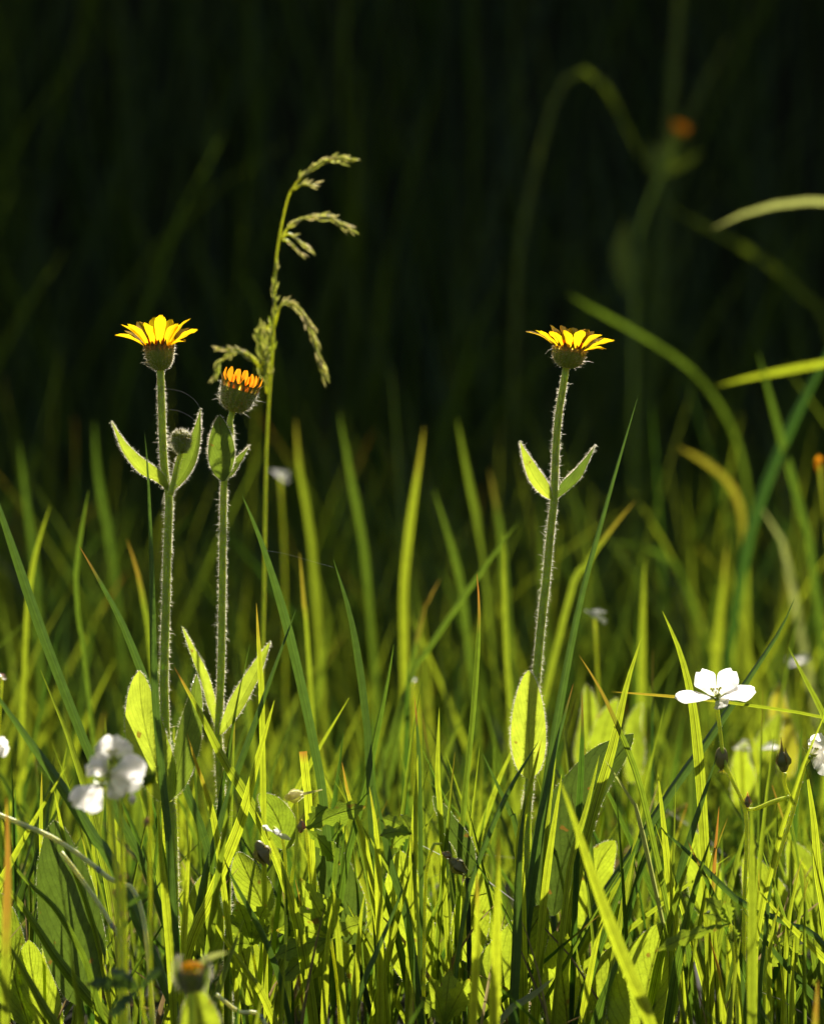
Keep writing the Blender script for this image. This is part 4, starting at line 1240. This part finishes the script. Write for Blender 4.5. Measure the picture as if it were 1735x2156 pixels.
wf, _ = white_flower('white five petalled flower seen from the side at right', (1509, 1470), 0.0, [
    (1419, 1462, -14, 34), (1474, 1414, 12, 54), (1541, 1412, 12, 54), (1590, 1449, -12, 42), (1526, 1492, -16, 40)],
    [(1511, 1495), (1517, 1545), (1524, 1600), (1545, 1650), (1569, 1704), (1572, 1780), (1568, 1880), (1566, 2000)], 60, hair=260)
# seed pod and pink bud belong to the same plant
mb = MB()
p = at(1519, 1596, 0.002)
sph(p, 17 * pxm(), mb, sq=(.85, .85, 1.4), rnd=.2, nu=12)
for k in range(6):
    tube(mb, [p + np.array([0, 0, -22 * pxm()]), p + np.array([(k - 2.5) * 4 * pxm(), random.gauss(0, 3) * pxm(), -34 * pxm()])], [0.0004, 0.0001], 4, 4, .7)
tube(mb, [p + np.array([0, 0, 20 * pxm()]), at(1516, 1555, 0.001), at(1515, 1540, 0.0)], [0.0006, 0.0005, 0.0005], 6, 8, .5)
mb.build('seed_pod', 'pod', wf)


def small_bud(parent, px, py, Y, r, mat='pink', name='bud', beak=1.4, tilt=0.0):
    mb = MB()
    s = pxm(Y)
    p = at(px, py, Y)
    ax = nrm([math.sin(tilt), 0, math.cos(tilt)])
    sph(p, r * s, mb, sq=(.7, .7, 1.35), ax=ax, nu=10)
    a = nrm(np.cross(ax, [0, 1, 0.1]))
    b = np.cross(ax, a)
    for k in range(5):
        th = 6.283 * k / 5
        d = a * math.cos(th) + b * math.sin(th)
        q0 = p - ax * r * s * 0.9
        mid = spline([q0, p + d * r * s * .85, p + ax * r * s * 1.0 + d * r * s * .55, p + ax * r * s * (1.5 + .25 * random.random()) + d * r * s * .5], 7)
        strip(mb, mid, np.array([.3, .8, 1, .9, .6, .3, .05]) * r * s * .55, 0, .2, 3, random.random(), None, 0, ref=d)
    if beak:
        tube(mb, [p + ax * r * s, p + ax * r * s * (1.2 + beak)], [0.0009, 0.0002], 6, 6, .6)
    return mb.build(name, mat, parent)


small_bud(wf, 1574, 1690, 0.0, 9, 'pink', beak=1.3)
mb = MB()
tube(mb, [at(1571, 1704, 0), at(1590, 1704, 0), at(1625, 1690, -.002), at(1662, 1678, -.003)], [0.0008, 0.001, 0.0012, 0.0009], 7, 12, .2)
mb.build('side_shoot', 'stem', wf)

wr, _ = white_flower('white flower cut by the right edge, on a hairy stalk with a seed pod', (1706, 1594), 0.0, [
    (1732, 1548, 8, 46), (1765, 1580, 4, 50), (1750, 1624, -10, 50), (1735, 1604, -14, 48), (1722, 1556, 14, 40)],
    [(1697, 1606), (1686, 1640), (1676, 1685), (1662, 1735), (1640, 1800), (1625, 1860), (1612, 1960)], 50, hair=420)
small_bud(wr, 1649, 1605, 0.0, 17, 'pod', name='seed_pod', beak=1.9, tilt=-0.1)
mb = MB()
tube(mb, [at(1653, 1628, 0), at(1652, 1650, 0), at(1662, 1676, 0), at(1674, 1694, 0)], [0.0011, 0.0008, 0.0008, 0.001], 7, 12, .5)
mb.build('pod_stalk', 'stem', wr)

white_flower('topmost white flower of the blurred cluster at left', (240, 1600), -0.175, [
    (238, 1550, 6, 70), (206, 1568, 6, 44), (272, 1564, 4, 46)],
    [(248, 1640), (256, 1750), (262, 1900), (266, 2060), (266, 2180)], 60, hair=60)
white_flower('large white petalled flower in the middle of the blurred left cluster', (228, 1634), -0.18, [
    (306, 1602, -5, 66), (256, 1680, -6, 50), (188, 1606, -6, 56), (296, 1652, 6, 58), (200, 1590, 6, 50)],
    [(232, 1680), (244, 1800), (252, 1960), (256, 2180)], 60, hair=60)
white_flower('lowest white flower of the blurred left cluster, petals hanging down', (216, 1652), -0.17, [
    (150, 1688, -5, 58), (184, 1708, 5, 50)],
    [(222, 1660), (236, 1740), (245, 1860), (250, 2000), (252, 2180)], 50, hair=40)
white_flower('white flower cut off by the left edge', (-30, 1590), -0.12, [(18, 1568, 0, 44), (10, 1556, 20, 36), (-50, 1560, 0, 40)],
             [(-28, 1640), (-20, 1760), (-14, 1900), (-10, 2150)], 40, hair=30)

# greenish spent flowers on the same left cluster
g = at(318, 1900, -0.17)
sp = empty('spent_flower', (g[0], g[1], float(gz(g[0], g[1])) - .004))
tag(sp, 'spent cranesbill with a pointed yellow green calyx right of the left white cluster', 'spent flower')
mb = MB()
tube(mb, [at(315, 1650, -.17), at(318, 1720, -.17), at(316, 1800, -.17), np.array(sp['_o'])], np.array([4, 4, 4.5, 5]) * pxm(-.17), 7, 20, .4)
mb.build('stem', 'stem', sp)
small_bud(sp, 314, 1640, -.17, 15, 'leaf', name='calyx', beak=1.2, tilt=.7)
small_bud(sp, 278, 1684, -.17, 8, 'white', name='bud', beak=0)
small_bud(sp, 309, 1732, -.17, 8, 'pink', name='bud', beak=0, tilt=.3)

# withered nodding heads in the lower middle
def withered(label, stem_pts, Y, heads):
    P = stem_to_ground(stem_pts, Y)
    g = empty('withered_cranesbill', P[-1])
    tag(g, label, 'withered flower', 'withered cranesbill heads')
    mb = MB()
    C, T, rr = tube(mb, P, np.array([3.4, 4, 4.5]) * pxm(Y), 7, 30, .5)
    hairs_on_tube(mb, C, T, rr, 120, .0006, .00003)
    mb.build('stem', ['stem', 'hair'], g)
    for (kind, x, y, r, tilt, beak) in heads:
        small_bud(g, x, y, Y, r, kind, name='seed_head' if kind == 'pod' else 'bud', beak=beak, tilt=tilt)
    return g


w1 = withered('withered grey cranesbill head with its beak pointing right, topmost of the lower middle', [(624, 1684), (626, 1740), (622, 1810), (612, 1900)], -0.035, [('spikelet', 618, 1677, 15, 1.35, 3.0), ('pink', 634, 1742, 10, .1, .4)])
w2 = withered('dark nodding seed head with curled white petals below the topmost one', [(575, 1742), (590, 1752), (600, 1800), (602, 1900)], -0.045, [('pod', 552, 1795, 20, 2.7, .3)])
for (x, y, t) in ((583, 1752, .4), (560, 1745, -.9), (600, 1765, .9)):
    c = at(570, 1750, -.045)
    tip = at(x, y, -.048)
    d = tip - c
    petal_disc(w2, c, nrm(d + np.array([0, 0, 1e-5])), nrm([0, -1, .3]), float(np.linalg.norm(d)) + .003, .0032, cup=.5)
w3 = withered('dark seed head drooping before the centre stalk', [(930, 1778), (918, 1775), (905, 1800), (895, 1900)], -0.02, [('pod', 962, 1823, 17, 2.3, .2), ('pink', 940, 1800, 8, 1.9, .2)])

# small pinkish bud cluster at left
P = stem_to_ground([(256, 1800), (254, 1860), (258, 1920), (262, 2000)], -0.16)
pb = empty('pink_buds', P[-1])
tag(pb, 'small pinkish buds on one stalk in front of the lower left grass', 'budding flower')
mb = MB()
tube(mb, P, np.array([3, 4, 5]) * pxm(-.16), 7, 24, .5)
mb.build('stem', 'stem', pb)
for (x, y, r, m_) in ((259, 1848, 10, 'pink'), (246, 1880, 10, 'pink'), (263, 1928, 9, 'pink')):
    small_bud(pb, x, y, -.16, r, m_, beak=.5, tilt=random.gauss(0, .3))
mb = MB()
leaf_px(mb, [(262, 1912), (290, 1896), (326, 1868)], 7, -.165, LANCE, R(40), .3, n=12, nu=5)
mb.build('leaf', ['rush', 'hair'], pb)

# pale hairy bud with yellow showing, lower left foreground
YD = -0.24
b0 = at(404, 2200, YD)
D_ = empty('arnica_flower', (b0[0], b0[1], float(gz(b0[0], b0[1])) - 0.003))
tag(D_, 'blurred pale hairy bud with a yellow top in the bottom left foreground', 'wildflower', 'yellow arnica flowers')
base = at(404, 2088, YD)
cupD, aD, bD = involucre(D_, base, nrm([0.02, 0, 1]), 28 * pxm(YD), 52 * pxm(YD), 1000, name='flower_head', hl=.002, tip_dry=.1)
mb = MB()
sph(base + np.array([0, 0, 50 * pxm(YD)]), 25 * pxm(YD), mb, sq=(1, 1, .55))
mb.build('disc', 'petal', cupD)
for sx in (-1, 1):
    mb = MB()
    leaf_px(mb, [(404 + sx * 14, 2092), (404 + sx * 30, 2066), (404 + sx * 34, 2036), (404 + sx * 26, 2012)], 11, YD - .003, LANCE, R(sx * 50), .3, n=14, nu=5, hair=120, hl=.0014)
    mb.build('bract', ['arnica_leaf', 'hair'], D_)
mb = MB()
leaf_px(mb, [(418, 2030), (450, 2014), (480, 2006)], 6, YD, LANCE, R(30), .3, n=12, nu=5)
mb.build('bract', ['pale_blade', 'hair'], D_)
mb = MB()
tube(mb, [base + np.array([0, 0, .001]), np.array([b0[0], b0[1], base[2] - .01]), np.array(D_['_o'])], np.array([8, 9, 9]) * pxm(YD), 9, 14, .4)
mb.build('stem', 'stem', D_)

# ------------------------------------------------------------------ things far behind, out of focus
YF = 1.62
b0 = at(1330, 1100, YF)
F_ = empty('arnica_flower', (b0[0], b0[1], float(gz(b0[0], b0[1])) - .003))
tag(F_, 'far blurred orange flower in the dark at the upper right', 'wildflower', 'yellow arnica flowers')
mb = MB()
tube(mb, [at(1428, 290, YF), at(1415, 320, YF), at(1390, 370, YF), at(1365, 430, YF), at(1345, 500, YF), at(1335, 700, YF), np.array(F_['_o'])], np.array([4, 4, 4, 4]) * pxm(YF), 8, 30, .4)
mb.build('stem', 'stem', F_)
base = at(1430, 300, YF)
cupF, aF, bF = involucre(F_, base, nrm([0.25, -.1, 1]), 15 * pxm(YF), 22 * pxm(YF), 0, name='flower_head')
for k in range(14):
    th = 6.283 * k / 14
    d = aF * math.cos(th) + bF * math.sin(th)
    p0 = base + np.array([.25, -.1, 1]) * 20 * pxm(YF) + d * 11 * pxm(YF)
    petal_mesh(p0, p0 + d * 11 * pxm(YF) + np.array([0, 0, 22 * pxm(YF)]), np.cross([0, 0, 1], d), 11 * pxm(YF), .05, 'orange', cupF)
arnica_leaf(F_, [(1392, 365), (1400, 330), (1412, 300), (1420, 270)], 16, YF, R(20), .3, 0, rnd=.5)
arnica_leaf(F_, [(1392, 365), (1420, 352), (1450, 335), (1480, 320)], 14, YF, R(40), .3, 0, rnd=.5)
arnica_leaf(F_, [(1390, 370), (1375, 345), (1370, 318), (1365, 300)], 16, YF, R(-20), .3, 0, rnd=.5)
arnica_leaf(F_, [(1332, 625), (1318, 575), (1310, 520), (1318, 465)], 19, YF - .02, R(5), .2, 0, rnd=.1, prof=OVAL)
arnica_leaf(F_, [(1338, 612), (1342, 580), (1346, 540), (1345, 500)], 15, YF - .01, R(20), .2, 0, rnd=.5, prof=OVAL)

# blurred pale petals and buds in the middle distance
def far_bloom(label, px, py, Y, w, h, tilt, mat, stem_to):
    c = at(px, py, Y)
    s = pxm(Y)
    P = [c, c * .7 + at(stem_to, py + 200, Y) * .3, at(stem_to, py + 260, Y)]
    q = P[-1].copy()
    q[2] = float(gz(q[0], q[1])) - .004
    P.append(q)
    g = empty('far_flower', q)
    tag(g, label, 'white flower' if mat == 'white' else 'flower bud', 'small blurred blooms in the background')
    mb = MB()
    tube(mb, P, [0.0009, .001, .0011], 6, 14, .4)
    mb.build('stem', 'stem', g)
    d = np.array([math.cos(tilt), 0, math.sin(tilt)])
    for k in range(3):
        dd = nrm(d + np.array([0, random.gauss(0, .5), random.gauss(0, .25)]))
        petal_disc(g, c - d * w * .5 * s, dd, nrm(np.cross(dd, [0.2, 1, 0.1])), w * s, h * s, mat, cup=.2)


far_bloom('small pale blurred bloom right of the half opened flower', 590, 1000, 0.55, 48, 26, -.5, 'white', 600)
far_bloom('pale oblong blurred petal right of the right flower stem', 1252, 1300, 0.28, 52, 24, -.6, 'white', 1262)
far_bloom('round white blurred bloom near the right edge behind the grass', 1682, 1395, 0.55, 44, 50, .3, 'white', 1690)
far_bloom('small white blurred speck in the grass at the centre', 868, 1437, 0.3, 20, 20, .4, 'white', 872)
far_bloom('whitish blurred bloom behind the right seed pod', 1620, 1582, 0.25, 40, 22, -.2, 'white', 1620)
far_bloom('pale blurred bloom behind the right white flower stalk', 1562, 1575, 0.25, 36, 26, .1, 'white', 1566)
far_bloom('orange blurred bud at the right edge', 1725, 975, 0.45, 30, 26, 1.2, 'orange', 1745)
far_bloom('small pink bloom at the left edge above the thick dark blade', 4, 1425, 0.1, 20, 18, -.8, 'pink', -8)


# spider silk
def silk(label, pts, Y, r=0.000025):
    mb = MB()
    P = [at(p[0], p[1], Y + (p[2] if len(p) > 2 else 0)) for p in pts]
    C, T, rr = tube(mb, P, [r, r], 4, 30, .5)
    for _ in range(4):
        i = random.randrange(len(C))
        sph(C[i], r * 2.2, mb, nu=6, nv=4)
    o = mb.build('spider_thread', 'silk', origin=P[0])
    tag(o, label, 'spider thread', 'fine spider threads')


silk('fine spider thread from the left flower stem to its right leaf tip', [(352, 818), (385, 825), (410, 842), (421, 860)], -0.006)
silk('second fine thread below, between left stem and leaf', [(352, 861), (380, 866), (405, 880), (417, 895)], -0.007)
silk('fine spider thread strung between the two dark curved blades', [(553, 1158), (600, 1166), (650, 1180), (703, 1195)], -0.016)

for o in S.objects:
    if '_o' in o:
        del o['_o']
